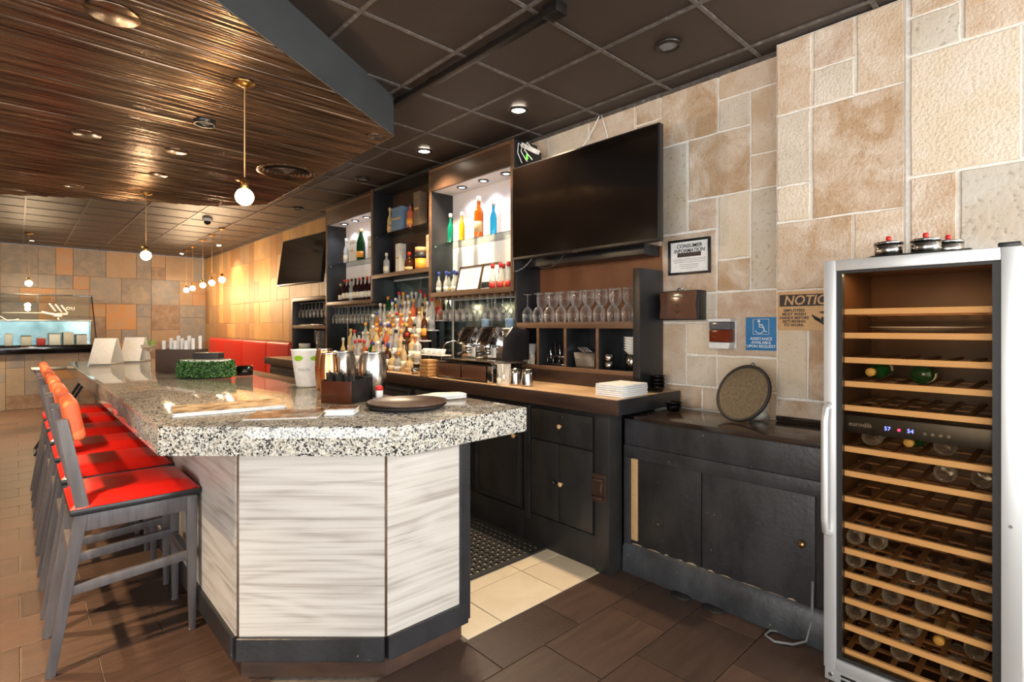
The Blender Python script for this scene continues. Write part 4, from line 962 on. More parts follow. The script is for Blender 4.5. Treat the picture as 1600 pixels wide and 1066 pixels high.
for ti in range(6):
    n = 15 if ti < 2 else 13
    for k in range(n):
        y_ = (5.71 - k * (1.40 / (n - 1)) if ti < 2 else 5.535 - k * (1.04 / (n - 1))) + rg.uniform(-.001, .001)
        if ti == 0 and 0 < k < 3: continue
        kind = rg.choice(['liquor', 'liquor', 'tall', 'tall', 'slim', 'squat'] if ti else ['liquor', 'squat', 'slim'])
        m_ = rg.choice(['b_clear'] * 9 + ['b_gold'] * 5 + ['b_amber'] * 2 + ['b_smoke', 'b_brown', 'b_rose'])
        cap = rg.choice(list(CAPW)); lab = rg.choice(['p_cream', 'p_white', 'p_cream', 'p_tan', 'p_cream', 'p_gold', 'p_white', 'p_red', 'p_silver', None])
        if ti == 5 and k < 3: m_, kind = 'b_green', 'liquor'
        if ti == 1 and k == 5: m_, kind = 'b_green', 'squat'
        if ti == 3 and k == n - 1: m_, kind, lab, cap = 'b_brown', 'tall', 'p_orange', 'p_black'
        sm_ = rg.uniform(.9, 1.06) * (.88 if kind == 'squat' else 1)
        bottle(kind, (TX[ti] + rg.uniform(-.004, .004), y_, TZ[ti] + .0005), m_, cap, lab, '%s %s-capped bottle, %s from left %s of liquor display' % (CW[m_], CAPW[cap], ORD[k], TN[ti]), 'liquor bottles on the stepped display', sm_, 'liquor_bottle')

# ============================================================ WINE FRIDGE
FX = 2.5; FY0, FY1 = .135, .744; FH = 1.776
fr = thing('wine_fridge', 'tall stainless wine fridge with glass door and wooden shelves', 'fridge', (2.84, .44, 0))
def fbox(n, m_, x0, x1, y0, y1, z0, z1, par=None, bev=.002): return B().box(x0, x1, y0, y1, z0, z1).build(n, m_, par or fr, bev)
fbox('side_wall', 'stainless', 2.545, 3.16, FY0, FY0 + .022, .06, FH); fbox('side_wall', 'stainless', 2.545, 3.16, FY1 - .022, FY1, .06, FH)
fbox('top_wall', 'stainless', 2.545, 3.16, FY0 + .022, FY1 - .022, FH - .025, FH); fbox('bottom_wall', 'fridge_inside', 2.545, 3.16, FY0 + .022, FY1 - .022, .06, .085)
fbox('back_wall', 'fridge_inside', 3.12, 3.16, FY0 + .022, FY1 - .022, .085, FH - .025)
for ya, yb in ((FY0 + .022, FY0 + .03), (FY1 - .03, FY1 - .022)): fbox('liner', 'fridge_inside', 2.546, 3.12, ya, yb, .085, FH - .025, bev=0)
fbox('liner', 'fridge_inside', 2.546, 3.12, FY0 + .03, FY1 - .03, FH - .033, FH - .026, bev=0)
# base grille
g = fbox('base_grille', 'stainless', 2.515, 2.545, FY0, FY1, 0.004, .058)
for k in range(6):
    for q in range(2): fbox('grille_slot', 'black_plastic', 2.5135, 2.516, FY1 - .06 - k * .09 - .055, FY1 - .06 - k * .09, .017 + q * .018, .026 + q * .018, g, 0)
B().cyl((2.511, FY1 - .022, .03), (2.5145, FY1 - .022, .03), .008, seg=10).build('screw', 'chrome', g)
fbox('base_body', 'black_plastic', 2.546, 3.16, FY0 + .01, FY1 - .01, .004, .06)
# door
DZ0 = .062
dr = fbox('door_stile', 'stainless', FX, FX + .04, FY1 - .045, FY1, DZ0, FH, bev=.003); fbox('door_stile', 'stainless', FX, FX + .04, FY0, FY0 + .055, DZ0, FH, bev=.003)
fbox('door_rail', 'stainless', FX, FX + .04, FY0 + .055, FY1 - .045, FH - .045, FH, bev=.003); fbox('door_rail', 'stainless', FX, FX + .04, FY0 + .055, FY1 - .045, DZ0, DZ0 + .045, bev=.003)
for (ya, yb, za, zb) in ((FY1 - .066, FY1 - .046, DZ0 + .046, FH - .046), (FY0 + .056, FY0 + .078, DZ0 + .046, FH - .046), (FY0 + .078, FY1 - .066, DZ0 + .046, DZ0 + .062), (FY0 + .078, FY1 - .066, FH - .056, FH - .046)):
    fbox('gasket', 'gasket', FX + .012, FX + .043, ya, yb, za, zb, bev=0)
fbox('glass_pane', 'fridge_glass', FX + .014, FX + .019, FY0 + .079, FY1 - .067, DZ0 + .063, FH - .057, bev=0)
hd = B().tube([(FX - .001, FY1 - .022, 1.17), (FX - .035, FY1 - .018, 1.155), (FX - .042, FY1 - .016, 1.10), (FX - .042, FY1 - .016, .70), (FX - .035, FY1 - .018, .645), (FX - .001, FY1 - .022, .63)], .014, 10).build('handle', 'stainless', fr)
B().cyl((FX - .002, FY0 + .03, .81), (FX + .001, FY0 + .03, .81), .006, seg=10).build('door_lock', 'chrome', fr)
# shelves
ZS = [1.573, 1.473, 1.37, 1.27, 1.169, .996, .893, .784, .673, .565, .465, .356, .245, .139]
IY0, IY1 = FY0 + .034, FY1 - .034
p0 = None
for zz in ZS:
    if p0 is None:
        p0 = B().box(2.555, 2.573, IY0 + .03, IY1 - .02, zz - .024, zz).build('shelf', 'shelf_beech', fr, .002, segs=1)
        for k in range(7): B().box(2.574, 3.08, IY0 + .03 + k * .078, IY0 + .048 + k * .078, zz - .016, zz - .006).build('shelf_slat', 'shelf_slat', p0)
        for xx in (2.68, 2.86, 3.04): B().box(xx, xx + .022, IY0 + .004, IY1 - .004, zz - .024, zz - .0165).build('shelf_runner', 'shelf_slat', p0)
        z00 = zz
    else:
        q = dup(p0, fr); q.location = (0, 0, zz - z00)
# control panel
cp = fbox('control_panel', 'black_plastic', 2.556, 2.60, IY0, IY1, 1.055, 1.128)
text('eurodib', .026, (2.5545, .625, 1.092), WALLROT, 'ink_grey', cp)
text('57', .022, (2.5545, .53, 1.088), WALLROT, 'led_blue', cp); text('54', .022, (2.5545, .455, 1.088), WALLROT, 'led_blue', cp)
B().cyl((2.5535, .492, 1.088), (2.556, .492, 1.088), .005, seg=10).build('status_light', 'led_red', cp)
for k in range(4): B().cyl((2.5545, .41 - k * .024, 1.085), (2.556, .41 - k * .024, 1.085), .006, seg=10).build('button', 'grey_plastic', cp)
lamp('fridge_lamp', 'AREA', (2.72 - 2.84, 0, FH - .045), 1.3, (1, .66, .36), fr, shape='RECTANGLE', size=.2, size_y=.45)
GRP = 'glasses lying in the wine fridge'
cnt = 0
SHN = {1: 'second', 3: 'fourth', 5: 'sixth', 6: 'seventh', 9: 'tenth', 10: 'eleventh', 11: 'twelfth', 12: 'thirteenth', 13: 'bottom'}
for si, ysl, s in [(5, (.60, .36), .92), (6, (.36, .25), .9), (9, (.66, .58), .8), (10, (.66, .55, .45, .35, .25), .88), (11, (.64, .53, .42), .9), (12, (.66, .57, .47, .27), .92), (13, (.61, .50, .34), .9)]:
    for k, yy in enumerate(ysl):
        wineglass((2.60 + .215 * s + .004 * k, yy, ZS[si] + .042 * s), '%s glass from the left lying on the %s fridge shelf' % (ORD[k], SHN[si]), GRP, False, s, (0, R(-90), 0))
for k, (si, yy, m_, l) in enumerate([(3, .60, 'b_green', 'wine bottle lying at the left of the fourth fridge shelf'), (3, .43, 'b_champagne', 'dark green bottle lying in the middle of the fourth fridge shelf'), (5, .47, 'b_green', 'wine bottle with golden foil lying on the sixth fridge shelf'), (12, .375, 'b_gold', 'pale wine bottle lying on the thirteenth fridge shelf')]):
    bottle('wine', (2.60 + (.31 if k != 1 else 0), yy, ZS[si] + .0385), m_, 'p_gold', 'p_cream', l, 'bottles lying in the wine fridge', 1.0, 'wine_bottle', rot=(0, R(-90 if k != 1 else 90), 0))
tag(B().lathe([(.11, 0), (.19, .022), (.2, .024), (.185, .02), (.1, .005), (0, .005)], 28, (2.80, .45, ZS[1] + .001)).build('serving_plate', 'white_ceramic'), 'wide white plate on the second fridge shelf', 'plate')
# on top of the fridge
tag(B().prism([(2.62, .28), (3.0, .28), (3.0, .66), (2.72, .66), (2.62, .6)], FH + .001, FH + .02).build('black_tray', 'black_plastic', bevel=.006), 'black tray lying on top of the wine fridge', 'tray')
for k, (x_, y_) in enumerate([(2.72, .56), (2.73, .435), (2.86, .38)]):
    t = thing('steel_canister', '%s low steel canister with red knob on top of the fridge' % ['left', 'middle', 'right'][k], 'canister', (x_, y_, FH + .021), 'steel canisters on the fridge')
    B().lathe([(.05, 0), (.052, .05), (0, .05)], 20, (x_, y_, FH + .021)).build('body', 'brushed_steel', t)
    l = B().lathe([(.054, .051), (.054, .06), (.02, .066), (0, .066)], 20, (x_, y_, FH + .021)).build('lid', 'chrome', t)
    B().lathe([(.008, .066), (.011, .076), (.009, .086), (0, .087)], 12, (x_, y_, FH + .021)).build('knob', 'red_plastic', l)
tag(B().prism([(2.50 + .02, .14), (2.66, .14), (2.66, .19), (2.52, .2)], FH + .001, FH + .018).build('remote_control', 'black_plastic', bevel=.005), 'small black remote at the right corner of the fridge top', 'remote')

# ============================================================ WALL FIXTURES
XT = XW - .0105
t, p, w, h = frame('framed_notice', 'black framed certificate hanging on the travertine wall', 1.634, 1.937, XT - .004, 1.848, .236, 0, 'black_plastic')
# printed lines
text('CONSUMER', .036, (XT - .0088, 1.785, 2.038), WALLROT, 'ink', p, shear=.15, sx=.95, bold=.0006); text('INFORMATION', .034, (XT - .0088, 1.785, 2.006), WALLROT, 'ink', p, shear=.15, sx=.95, bold=.0006)
B().box(-.0052, -.0038, -.085, .085, .118, .146).build('print_band', 'sign_brown', p, local=True)
lines(p, w, h, [(.44, .8, .003), (.40, .78, .003), (.35, .75, .003), (.28, .45, .003), (.23, .42, .003), (.18, .4, .003)])
for s_ in (-1, 1): B().box(-.0049, -.0036, s_ * .132 - .001, s_ * .132 + .001, .028, .208).build('print_border', 'ink_grey', p, local=True)
t = thing('paper_towel_dispenser', 'smoky brown paper towel dispenser with black sides', 'dispenser', (XT, 1.80, 1.55))
B().box(XT - .105, XT, 1.665, 1.945, 1.54, 1.735).build('housing', 'black_plastic', t, .01)
c = B().prism([(1.672, 1.548), (1.938, 1.548), (1.93, 1.64), (1.938, 1.728), (1.672, 1.728), (1.684, 1.64)], XT - .125, XT - .1055, 'x').build('front_cover', 'smoke_plastic', t, .005)
B().box(XT - .128, XT - .1255, 1.765, 1.845, 1.69, 1.712).build('label_plate', 'brushed_steel', c, .002)
B().cyl((XT - .128, 1.805, 1.64), (XT - .1255, 1.805, 1.64), .008, seg=10).build('key_hole', 'black_plastic', c)
B().prism([(1.785, 1.60), (1.825, 1.60), (1.805, 1.58)], XT - .1275, XT - .1255, 'x').build('arrow', 'black_plastic', c)
tag(B().tube([(XT - .06, 1.84, 1.736), (XT - .07, 1.83, 1.752), (XT - .06, 1.80, 1.747), (XT - .05, 1.79, 1.752), (XT - .06, 1.785, 1.737)], .004, 6).build('key_ring', 'chrome'), 'small bent metal key lying on the towel dispenser', 'key')
t = thing('soap_dispenser', 'white soap dispenser with amber soap in a clear tank', 'dispenser', (XT, 1.54, 1.36))
B().box(XT - .012, XT, 1.465, 1.612, 1.36, 1.545).build('back_plate', 'white_plastic', t, .003)
B().box(XT - .095, XT - .012, 1.465, 1.612, 1.528, 1.548).build('lid', 'white_plastic', t, .006)
B().box(XT - .085, XT - .0125, 1.47, 1.607, 1.478, 1.527).build('tank', 'soap_clear', t, .006); B().box(XT - .085, XT - .0125, 1.47, 1.607, 1.402, 1.4775).build('soap', 'soap_amber', t, .006)
B().prism([(1.468, 1.40), (1.609, 1.40), (1.600, 1.36), (1.477, 1.36)], XT - .095, XT - .0125, 'x').build('push_bar', 'white_plastic', t, .006)
# blue access sign
t = thing('access_sign', 'blue square wheelchair assistance sign', 'sign', (XT, 1.32, 1.354))
B().box(XT - .004, XT, 1.226, 1.41, 1.354, 1.555).build('sign_plate', 'blue_sign', t, .002)
XG = XT - .005
def stroke(pts, r=.0035, mat='sign_white', par=t): return B().tube([(XG, a, b_) for a, b_ in pts], r, 5).build('symbol_stroke', mat, par)
cy, cz = 1.318, 1.497
stroke([(cy + .046, cz + .046), (cy - .046, cz + .046), (cy - .046, cz - .046), (cy + .046, cz - .046), (cy + .046, cz + .046)], .002)
B().cyl((XG - .002, cy + .012, cz + .034), (XG, cy + .012, cz + .034), .008, seg=12).build('symbol_head', 'sign_white', t)
stroke([(cy + .011, cz + .024), (cy + .009, cz - .002), (cy - .014, cz - .004), (cy - .026, cz - .03), (cy - .036, cz - .028)]); stroke([(cy + .010, cz + .012), (cy - .012, cz + .012)])
stroke([(cy + .008 + .026 * math.cos(a), cz - .014 + .026 * math.sin(a)) for a in [R(100 + 22 * k) * 1 for k in range(12)]], .003)
for k, s_ in enumerate(('ASSISTANCE', 'AVAILABLE', 'UPON REQUEST')): text(s_, .0235, (XG, 1.318, 1.424 - k * .023), WALLROT, 'sign_white', t, bold=.0004)
# notice sign on the pilaster
XP = 3.20 - .0105
t = thing('notice_sign', 'tan notice sign telling employees to wash hands', 'sign', (XP, 1.0, 1.478))
B().box(XP - .004, XP, .872, 1.186, 1.478, 1.697).build('sign_plate', 'tan_sign', t, .001)
B().box(XP - .0055, XP - .004, .884, 1.174, 1.612, 1.678).build('heading_band', 'sign_brown', t)
text('NOTICE', .074, (XP - .0058, 1.027, 1.643), WALLROT, 'tan_sign', t, shear=.2, bold=.001, sx=.92)
for k, s_ in enumerate(('EMPLOYEES', 'MUST WASH', 'HANDS BEFORE', 'RETURNING', 'TO WORK.')): text(s_, .0215, (XP - .0045, 1.097, 1.588 - k * .0205), WALLROT, 'sign_brown', t, bold=.0006)
for k in range(4): B().bar((XP - .0048, .985 - k * .011, 1.535 - k * .006), (XP - .0048, 1.005 - k * .010, 1.563 - k * .006), .008, .0015, (0, 1, 0)).build('hand_finger', 'sign_brown', t)
B().prism([(.995, 1.54), (.955, 1.512), (.935, 1.495), (.915, 1.52), (.93, 1.55), (.955, 1.552), (.965, 1.536)], XP - .0055, XP - .004, 'x').build('hand_palm', 'sign_brown', t)
B().prism([(.975, 1.578), (.93, 1.585), (.895, 1.565), (.89, 1.53), (.91, 1.555), (.94, 1.565)], XP - .0055, XP - .004, 'x').build('hand_back', 'sign_brown', t)

# ============================================================ ON THE SINK COUNTER
t = thing('round_tray', 'round grey-brown tray with black rim leaning above the sink counter', 'tray', (2.93, 1.31, SC + .001)); t.rotation_euler = (0, R(24), R(-14))
rot = Matrix.Rotation(R(-90), 3, 'Y')
B().lathe([(0, .0), (.158, .0), (.168, .006), (.170, .016), (.160, .024), (.152, .014), (0, .014)], 36, (-.002, 0, .17), rot).build('tray_rim', 'rubber', t, local=True)
B().lathe([(0, .016), (.151, .0145)], 32, (-.003, 0, .17), rot, cap=False).build('tray_face', 'grille_cloth', t, local=True)
B().tube([(0.0, .0 + .012 * math.cos(a), .345 + .012 * math.sin(a)) for a in [k * PI / 5 for k in range(11)]], .004, 6).build('hanging_loop', 'chrome', t, local=True)
t = thing('glass_canister', 'glass canister holding crumpled paper behind the leaning tray', 'jar', (3.115, 1.24, SC + .001))
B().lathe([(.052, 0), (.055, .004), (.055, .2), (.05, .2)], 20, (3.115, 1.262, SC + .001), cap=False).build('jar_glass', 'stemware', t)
B().lathe([(.03, .004), (.048, .03), (.042, .08), (.047, .13), (.035, .17), (0, .175)], 14, (3.115, 1.262, SC + .001)).build('crumpled_paper', 'cream_box', t)
B().lathe([(.058, .18), (.06, .195), (.057, .21), (.052, .2)], 20, (3.115, 1.262, SC + .001), cap=False).build('jar_rim', 'chrome', t)
def ashtrays(x, y, zz, n, label):
    t = thing('ashtray_stack', label, 'ashtrays', (x, y, zz), 'black ashtray stacks')
    for k in range(n):
        b = B(); seg = 16; pr_ = [(.036, 0), (.05, .03), (.053, .034), (.046, .032), (.032, .006), (0, .006)]
        b.lathe(pr_, seg, (x, y, zz + k * .024)); b.build('ashtray', 'black_gloss', t)
ashtrays(3.12, 1.925, 1.0675, 4, 'tall stack of black ashtrays on the back bar end'); ashtrays(3.05, 1.765, SC + .001, 2, 'short stack of black ashtrays on the sink counter')
tw = thing('paper_towel_stack', 'folded stack of white paper towels at the right end of the back bar', 'towels', (2.80, 1.99, 1.067))
for k in range(6):
    o = B().box(2.66 + .003 * (k % 2), 2.93, 1.875 + .002 * (k % 3), 2.085, 1.0675 + k * .0125, 1.0675 + k * .0125 + .0118).build('towel', 'white_paper', tw, .004)

# ============================================================ ON THE BACK BAR
em = thing('espresso_machine', 'two-group steel espresso machine with tilted control heads', 'coffee machine', (2.8, 3.4, 1.067))
bz = 1.0675
B().box(2.62, 2.98, 3.08, 3.76, bz, bz + .14).build('drawer_base', 'black_gloss', em, .008)
for ya, yb in ((3.10, 3.40), (3.42, 3.74)): B().box(2.614, 2.6205, ya, yb, bz + .015, bz + .125).build('knock_drawer', 'smoke_plastic', em, .003)
B().box(2.612, 2.622, 3.02, 3.075, bz, bz + .13).build('steel_foot', 'chrome', em, .004)
B().prism([(2.64, bz + .1405), (2.97, bz + .1405), (2.97, bz + .165), (2.62, bz + .165)], 3.02, 3.66, 'y').build('drip_tray', 'brushed_steel', em, .004)
B().prism([(2.80, bz + .166), (2.97, bz + .166), (2.97, bz + .42), (2.84, bz + .42), (2.80, bz + .36)], 3.02, 3.64, 'y').build('body', 'brushed_steel', em, .01)
B().prism([(2.70, bz + .166), (2.975, bz + .166), (2.975, bz + .40), (2.80, bz + .43), (2.72, bz + .35)], 2.985, 3.018, 'y').build('side_panel', 'black_plastic', em, .008)
for yy in (3.24, 3.50):
    h_ = B().prism([(2.70, bz + .29), (2.80, bz + .27), (2.845, bz + .42), (2.77, bz + .43)], yy - .085, yy + .085, 'y').build('control_head', 'chrome', em, .01)
    B().bar((2.708, yy, bz + .31), (2.762, yy, bz + .41), .11, .006, (0, 1, 0)).build('screen', 'black_gloss', h_, .002)
    B().cyl((2.76, yy, bz + .29), (2.76, yy, bz + .24), .035, .03, 14).build('group_head', 'chrome', em)
    pf = B().lathe([(.03, 0), (.033, .03), (0, .03)], 14, (2.76, yy, bz + .205)).build('portafilter', 'brushed_steel', em)
    B().cyl((2.735, yy, bz + .22), (2.64, yy, bz + .20), .011, .013, 8).build('portafilter_handle', 'black_plastic', pf)
    B().box(2.798, 2.80, yy - .05, yy + .05, bz + .18, bz + .26).build('badge_plate', 'white_ceramic', em, .002)
for yy in (3.08, 3.62): B().cyl((2.80, yy, bz + .36), (2.755, yy, bz + .375), .024, .02, 14).build('steam_knob', 'chrome', em)
B().tube([(2.78, 3.62, bz + .30), (2.72, 3.66, bz + .31), (2.68, 3.70, bz + .29), (2.66, 3.72, bz + .24)], .006, 8).build('steam_wand', 'chrome', em)
for k, yy in enumerate((3.14, 3.44)):
    tag(B().lathe([(.03, 0), (.036, .07), (.034, .075), (.03, .07), (.026, .006), (0, .006)], 16, (2.90, yy, bz + .4205)).build('blue_tumbler', 'box_blue'), ['right', 'left'][k] + ' grey-blue cup on top of the espresso machine', 'cup')
t = thing('woven_box', 'small woven wooden box beside the espresso machine', 'box', (2.62, 3.88, bz))
for k in range(5): B().box(2.57, 2.68, 3.815, 3.945, bz + k * .029, bz + k * .029 + .027).build('woven_band', 'wicker', t, .006)
cr = thing('cup_rack', 'small white wire rack for espresso cups', 'rack', (2.8, 4.03, bz))
B().box(2.75, 2.86, 3.86, 4.22, bz + .165, bz + .175).build('rack_plate', 'white_plastic', cr, .003)
for yy in (3.88, 4.20):
    for xx in (2.76, 2.85): B().cyl((xx, yy, bz), (xx, yy, bz + .165), .004, seg=6).build('rack_leg', 'chrome', cr)
for k in range(4):
    yy = 4.175 - k * .085
    t = thing('espresso_cup', '%s white espresso cup from the left on the wire rack' % ORD[k], 'cup', (2.80, yy, bz + .1755), 'espresso cups on the wire rack')
    B().lathe([(.022, 0), (.034, .05), (.031, .05), (.02, .005), (0, .005)], 14, (2.80, yy, bz + .1755)).build('cup_body', 'white_ceramic', t)
    B().tube([(2.766, yy, bz + .216), (2.750, yy, bz + .21), (2.750, yy, bz + .195), (2.772, yy, bz + .188)], .004, 5).build('cup_handle', 'white_ceramic', t)
for k, (x_, y_, l) in enumerate([(2.69, 2.85, 'steel milk pitcher left of its twin on the tan back bar'), (2.70, 2.735, 'steel milk pitcher nearest the hutch cubbyholes')]):
    t = thing('milk_pitcher', l, 'pitcher', (x_, y_, bz))
    B().lathe([(.045, 0), (.046, .01), (.038, .08), (.037, .12), (.034, .12), (.033, .01), (0, .01)], 20, (x_, y_, bz)).build('pitcher_body', 'brushed_steel', t)
    B().tube([(x_ + .036, y_ + .01, bz + .105), (x_ + .07, y_ + .02, bz + .1), (x_ + .068, y_ + .02, bz + .05), (x_ + .042, y_ + .01, bz + .03)], .005, 6).build('pitcher_handle', 'brushed_steel', t)
t = thing('glass_jug', 'clear plastic jug beside the espresso machine', 'jug', (2.655, 2.935, bz))
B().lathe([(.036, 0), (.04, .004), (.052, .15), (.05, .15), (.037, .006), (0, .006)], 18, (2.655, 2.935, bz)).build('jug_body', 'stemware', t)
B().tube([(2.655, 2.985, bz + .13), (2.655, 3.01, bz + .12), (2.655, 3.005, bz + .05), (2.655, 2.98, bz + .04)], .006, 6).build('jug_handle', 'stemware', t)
t = thing('salt_shaker', 'small glass shaker with steel top in front of the jug', 'shaker', (2.60, 2.93, bz))
B().lathe([(.016, 0), (.018, .05), (0, .05)], 12, (2.598, 2.925, bz)).build('shaker_glass', 'p_cream', t); B().lathe([(.0175, .051), (.014, .066), (0, .067)], 12, (2.598, 2.925, bz)).build('shaker_top', 'chrome', t)
t = thing('steel_bowl', 'small grey bowl on the back bar beside the woven box', 'bowl', (2.64, 4.08, bz))
B().lathe([(.03, 0), (.05, .05), (.047, .05), (.028, .004), (0, .004)], 18, (2.64, 4.12, bz)).build('bowl_body', 'brushed_steel', t); B().lathe([(.051, .046), (.053, .05), (.05, .053)], 18, (2.64, 4.12, bz), cap=False).build('bowl_rim', 'grey_plastic', t)

# ============================================================ ON THE BAR TOP
GZ = 1.101
def stack(name, label, cat, cx, cy, w, d, n, th, mat, top, rz):
    t = thing(name, label, cat, (cx, cy, GZ), None, rz)
    for k in range(n):
        B().box(-w / 2 + .004 * ((k * 7) % 3), w / 2 + .004 * ((k * 5) % 3), -d / 2 + .003 * (k % 2), d / 2, k * th, k * th + th * .9).build('sheet', top if k == n - 1 else mat, t, 0, local=True)
    return t
stack('menu_stack', 'fanned stack of laminated menus on the granite corner', 'menus', .74, 2.80, .46, .26, 5, .004, 'white_paper', 'menu_print', R(-8))
stack('magazine', 'dark glossy magazine lying before the white bucket', 'magazine', .88, 2.43, .30, .22, 3, .003, 'cream_box', 'magazine_print', R(-32))
t = stack('napkin_stack', 'small stack of white napkins and cards beside the round tray', 'napkins', 1.08, 2.30, .125, .10, 6, .005, 'white_paper', 'magazine_print', R(-38))
t = thing('serving_trays', 'two round black serving trays stacked on the bar corner', 'trays', (1.405, 2.27, GZ))
for k in range(2): B().lathe([(0, 0), (.175, 0), (.19, .012), (.197, .02), (.19, .019), (.178, .008), (0, .006)], 40, (1.405 + .006 * k, 2.27, GZ + k * .012)).build('tray', ['rubber', 'tray_brown'][k], t)
t = thing('folded_towel', 'white folded cloth lying at the back corner of the bar', 'towel', (1.7, 2.43, GZ))
for k in range(2):
    b = B(); vs = []; NX, NY = 10, 6
    for s_ in (0, 1):
        for i in range(NX + 1):
            for j in range(NY + 1):
                u, w_ = i / NX, j / NY
                vs.append((1.585 + u * .25, 2.36 + w_ * .13 - .02 * u, GZ + .0125 * k + s_ * .011 + (.004 * math.sin(u * 7 + k) * math.sin(w_ * 4) * s_)))
    n_ = (NX + 1) * (NY + 1); fs = []
    for i in range(NX):
        for j in range(NY):
            a = i * (NY + 1) + j; q = (a, a + NY + 1, a + NY + 2, a + 1); fs.append(q[::-1]); fs.append(tuple(z_ + n_ for z_ in q))
    ring = [i * (NY + 1) for i in range(NX + 1)] + [NX * (NY + 1) + j for j in range(1, NY + 1)] + [i * (NY + 1) + NY for i in range(NX - 1, -1, -1)] + [j for j in range(NY - 1, 0, -1)]
    for a, c_ in zip(ring, ring[1:] + ring[:1]): fs.append((a, c_, c_ + n_, a + n_))
    b.add(vs, fs, True).build('cloth_fold', 'white_paper', t)
# caddy
cd = thing('bar_caddy', 'amber and black bar caddy holding straws and napkins', 'caddy', (1.30, 2.66, GZ), None, R(30))
B().box(-.105, -.098, -.075, .105, 0, .115).build('amber_front', 'amber_plastic', cd, .002, local=True)
B().box(-.0975, .03, -.075, -.068, 0, .12).build('black_side', 'black_plastic', cd, .002, local=True); B().box(.031, .10, -.075, -.068, 0, .125).build('black_side', 'black_plastic', cd, .002, local=True)
B().box(-.0975, .10, .098, .105, 0, .12).build('black_side', 'black_plastic', cd, .002, local=True); B().box(.093, .10, -.0675, .0975, 0, .125).build('black_back', 'black_plastic', cd, .002, local=True)
B().box(-.0975, .0925, -.0675, .0975, 0, .006).build('caddy_floor', 'black_plastic', cd, local=True); B().box(-.01, -.004, -.0675, .0975, .007, .11).build('divider', 'black_plastic', cd, local=True)
B().box(-.04, .03, -.0775, -.0755, .03, .09).build('side_label', 'grey_plastic', cd, .001, local=True)
for k in range(3): B().lathe([(.02, .007), (.027, .155), (.025, .155), (.018, .012), (0, .012)], 12, (-.055, -.03 + k * .055, 0)).build('black_cup', 'black_plastic', cd, local=True)
text('PAXY ICO', .034, (0, 0, 0), (0, 0, 0), 'sign_white', cd)
o = cd.children[-1]; o.location = (-.1058, .02, .065); o.rotation_euler = (R(90), 0, R(-90))
def barrel(x, y, zz, r, h, mat, label, name='ice_bucket', cat='bucket'):
    t = thing(name, label, cat, (x, y, zz))
    B().lathe([(r * .72, 0), (r * .78, .006), (r * .95, h * .3), (r, h * .55), (r * .96, h * .8), (r * .82, h * .96), (r * .8, h), (r * .76, h), (r * .9, h * .75), (r * .7, .02), (0, .02)], 28, (x, y, zz)).build('bucket_body', mat, t)
    B().lathe([(r * .82, h * .965), (r * .85, h * .98), (r * .83, h * 1.0)], 28, (x, y, zz), cap=False).build('bucket_rim', 'chrome', t)
    return t
LZ = GZ
barrel(1.505, 2.80, LZ, .082, .25, 'brushed_steel', 'larger steel barrel bucket behind the bar caddy')
barrel(1.42, 3.02, LZ, .085, .25, 'brushed_steel', 'second steel barrel bucket just left of the larger one')
barrel(1.28, 2.88, LZ, .052, .25, 'copper', 'slim copper-toned shaker between the caddy and the steel buckets', 'cocktail_shaker', 'shaker')
barrel(1.40, 3.22, LZ, .055, .26, 'copper', 'slim copper-toned shaker next to the white wine bucket', 'cocktail_shaker', 'shaker')
t = thing('salt_shaker', 'clear shaker with bright red cap before the steel bucket', 'shaker', (1.425, 2.57, GZ))
B().lathe([(.018, 0), (.02, .055), (0, .055)], 14, (1.425, 2.575, GZ)).build('shaker_glass', 'white_plastic', t); B().lathe([(.0215, .056), (.02, .072), (.012, .08), (0, .081)], 14, (1.425, 2.575, GZ)).build('shaker_cap', 'red_plastic', t)
t = thing('wine_bucket', 'white wine bucket printed with green leaves', 'bucket', (1.42, 3.52, LZ))
B().lathe([(.07, 0), (.075, .008), (.108, .24), (.112, .245), (.104, .245), (.07, .012), (0, .012)], 32, (1.42, 3.52, LZ), sy=.92).build('bucket_body', 'white_plastic', t)
def decal(cx_a, zc, w_, h_, mat, name):
    """leaf-shaped patch hugging the tapered bucket"""
    vs = []; n = 12
    for k in range(n):
        a = 2 * PI * k / n; da = w_ * math.cos(a); dz = h_ * math.sin(a) + .25 * w_ * math.cos(a) * .2; zz = zc + dz
        r_ = .075 + (zz - .008) / .232 * .033 + .0012; an = cx_a + da / .1
        vs.append((1.42 + r_ * math.cos(an), 3.52 + .92 * r_ * math.sin(an) , LZ + zz))
    r_ = .075 + (zc - .008) / .232 * .033 + .002
    vs.append((1.42 + r_ * math.cos(cx_a), 3.52 + .92 * r_ * math.sin(cx_a), LZ + zc))
    B().add(vs, [(k, (k + 1) % n, n) for k in range(n)], True).build(name, mat, t)
vd = math.atan2(-3.52, -1.42)
decal(vd - .62, .19, .035, .018, 'leaf_print', 'leaf_print'); decal(vd + .50, .19, .032, .017, 'leaf_print', 'leaf_print')
o = text('DELFA', .026, (0, 0, 0), (R(90), 0, 0), 'ink_grey', t); rr2 = .1015
o.location = (.095 * math.cos(vd - .25), .092 * math.sin(vd - .25), .115); o.rotation_euler = (R(98), 0, vd - .25 + PI / 2)
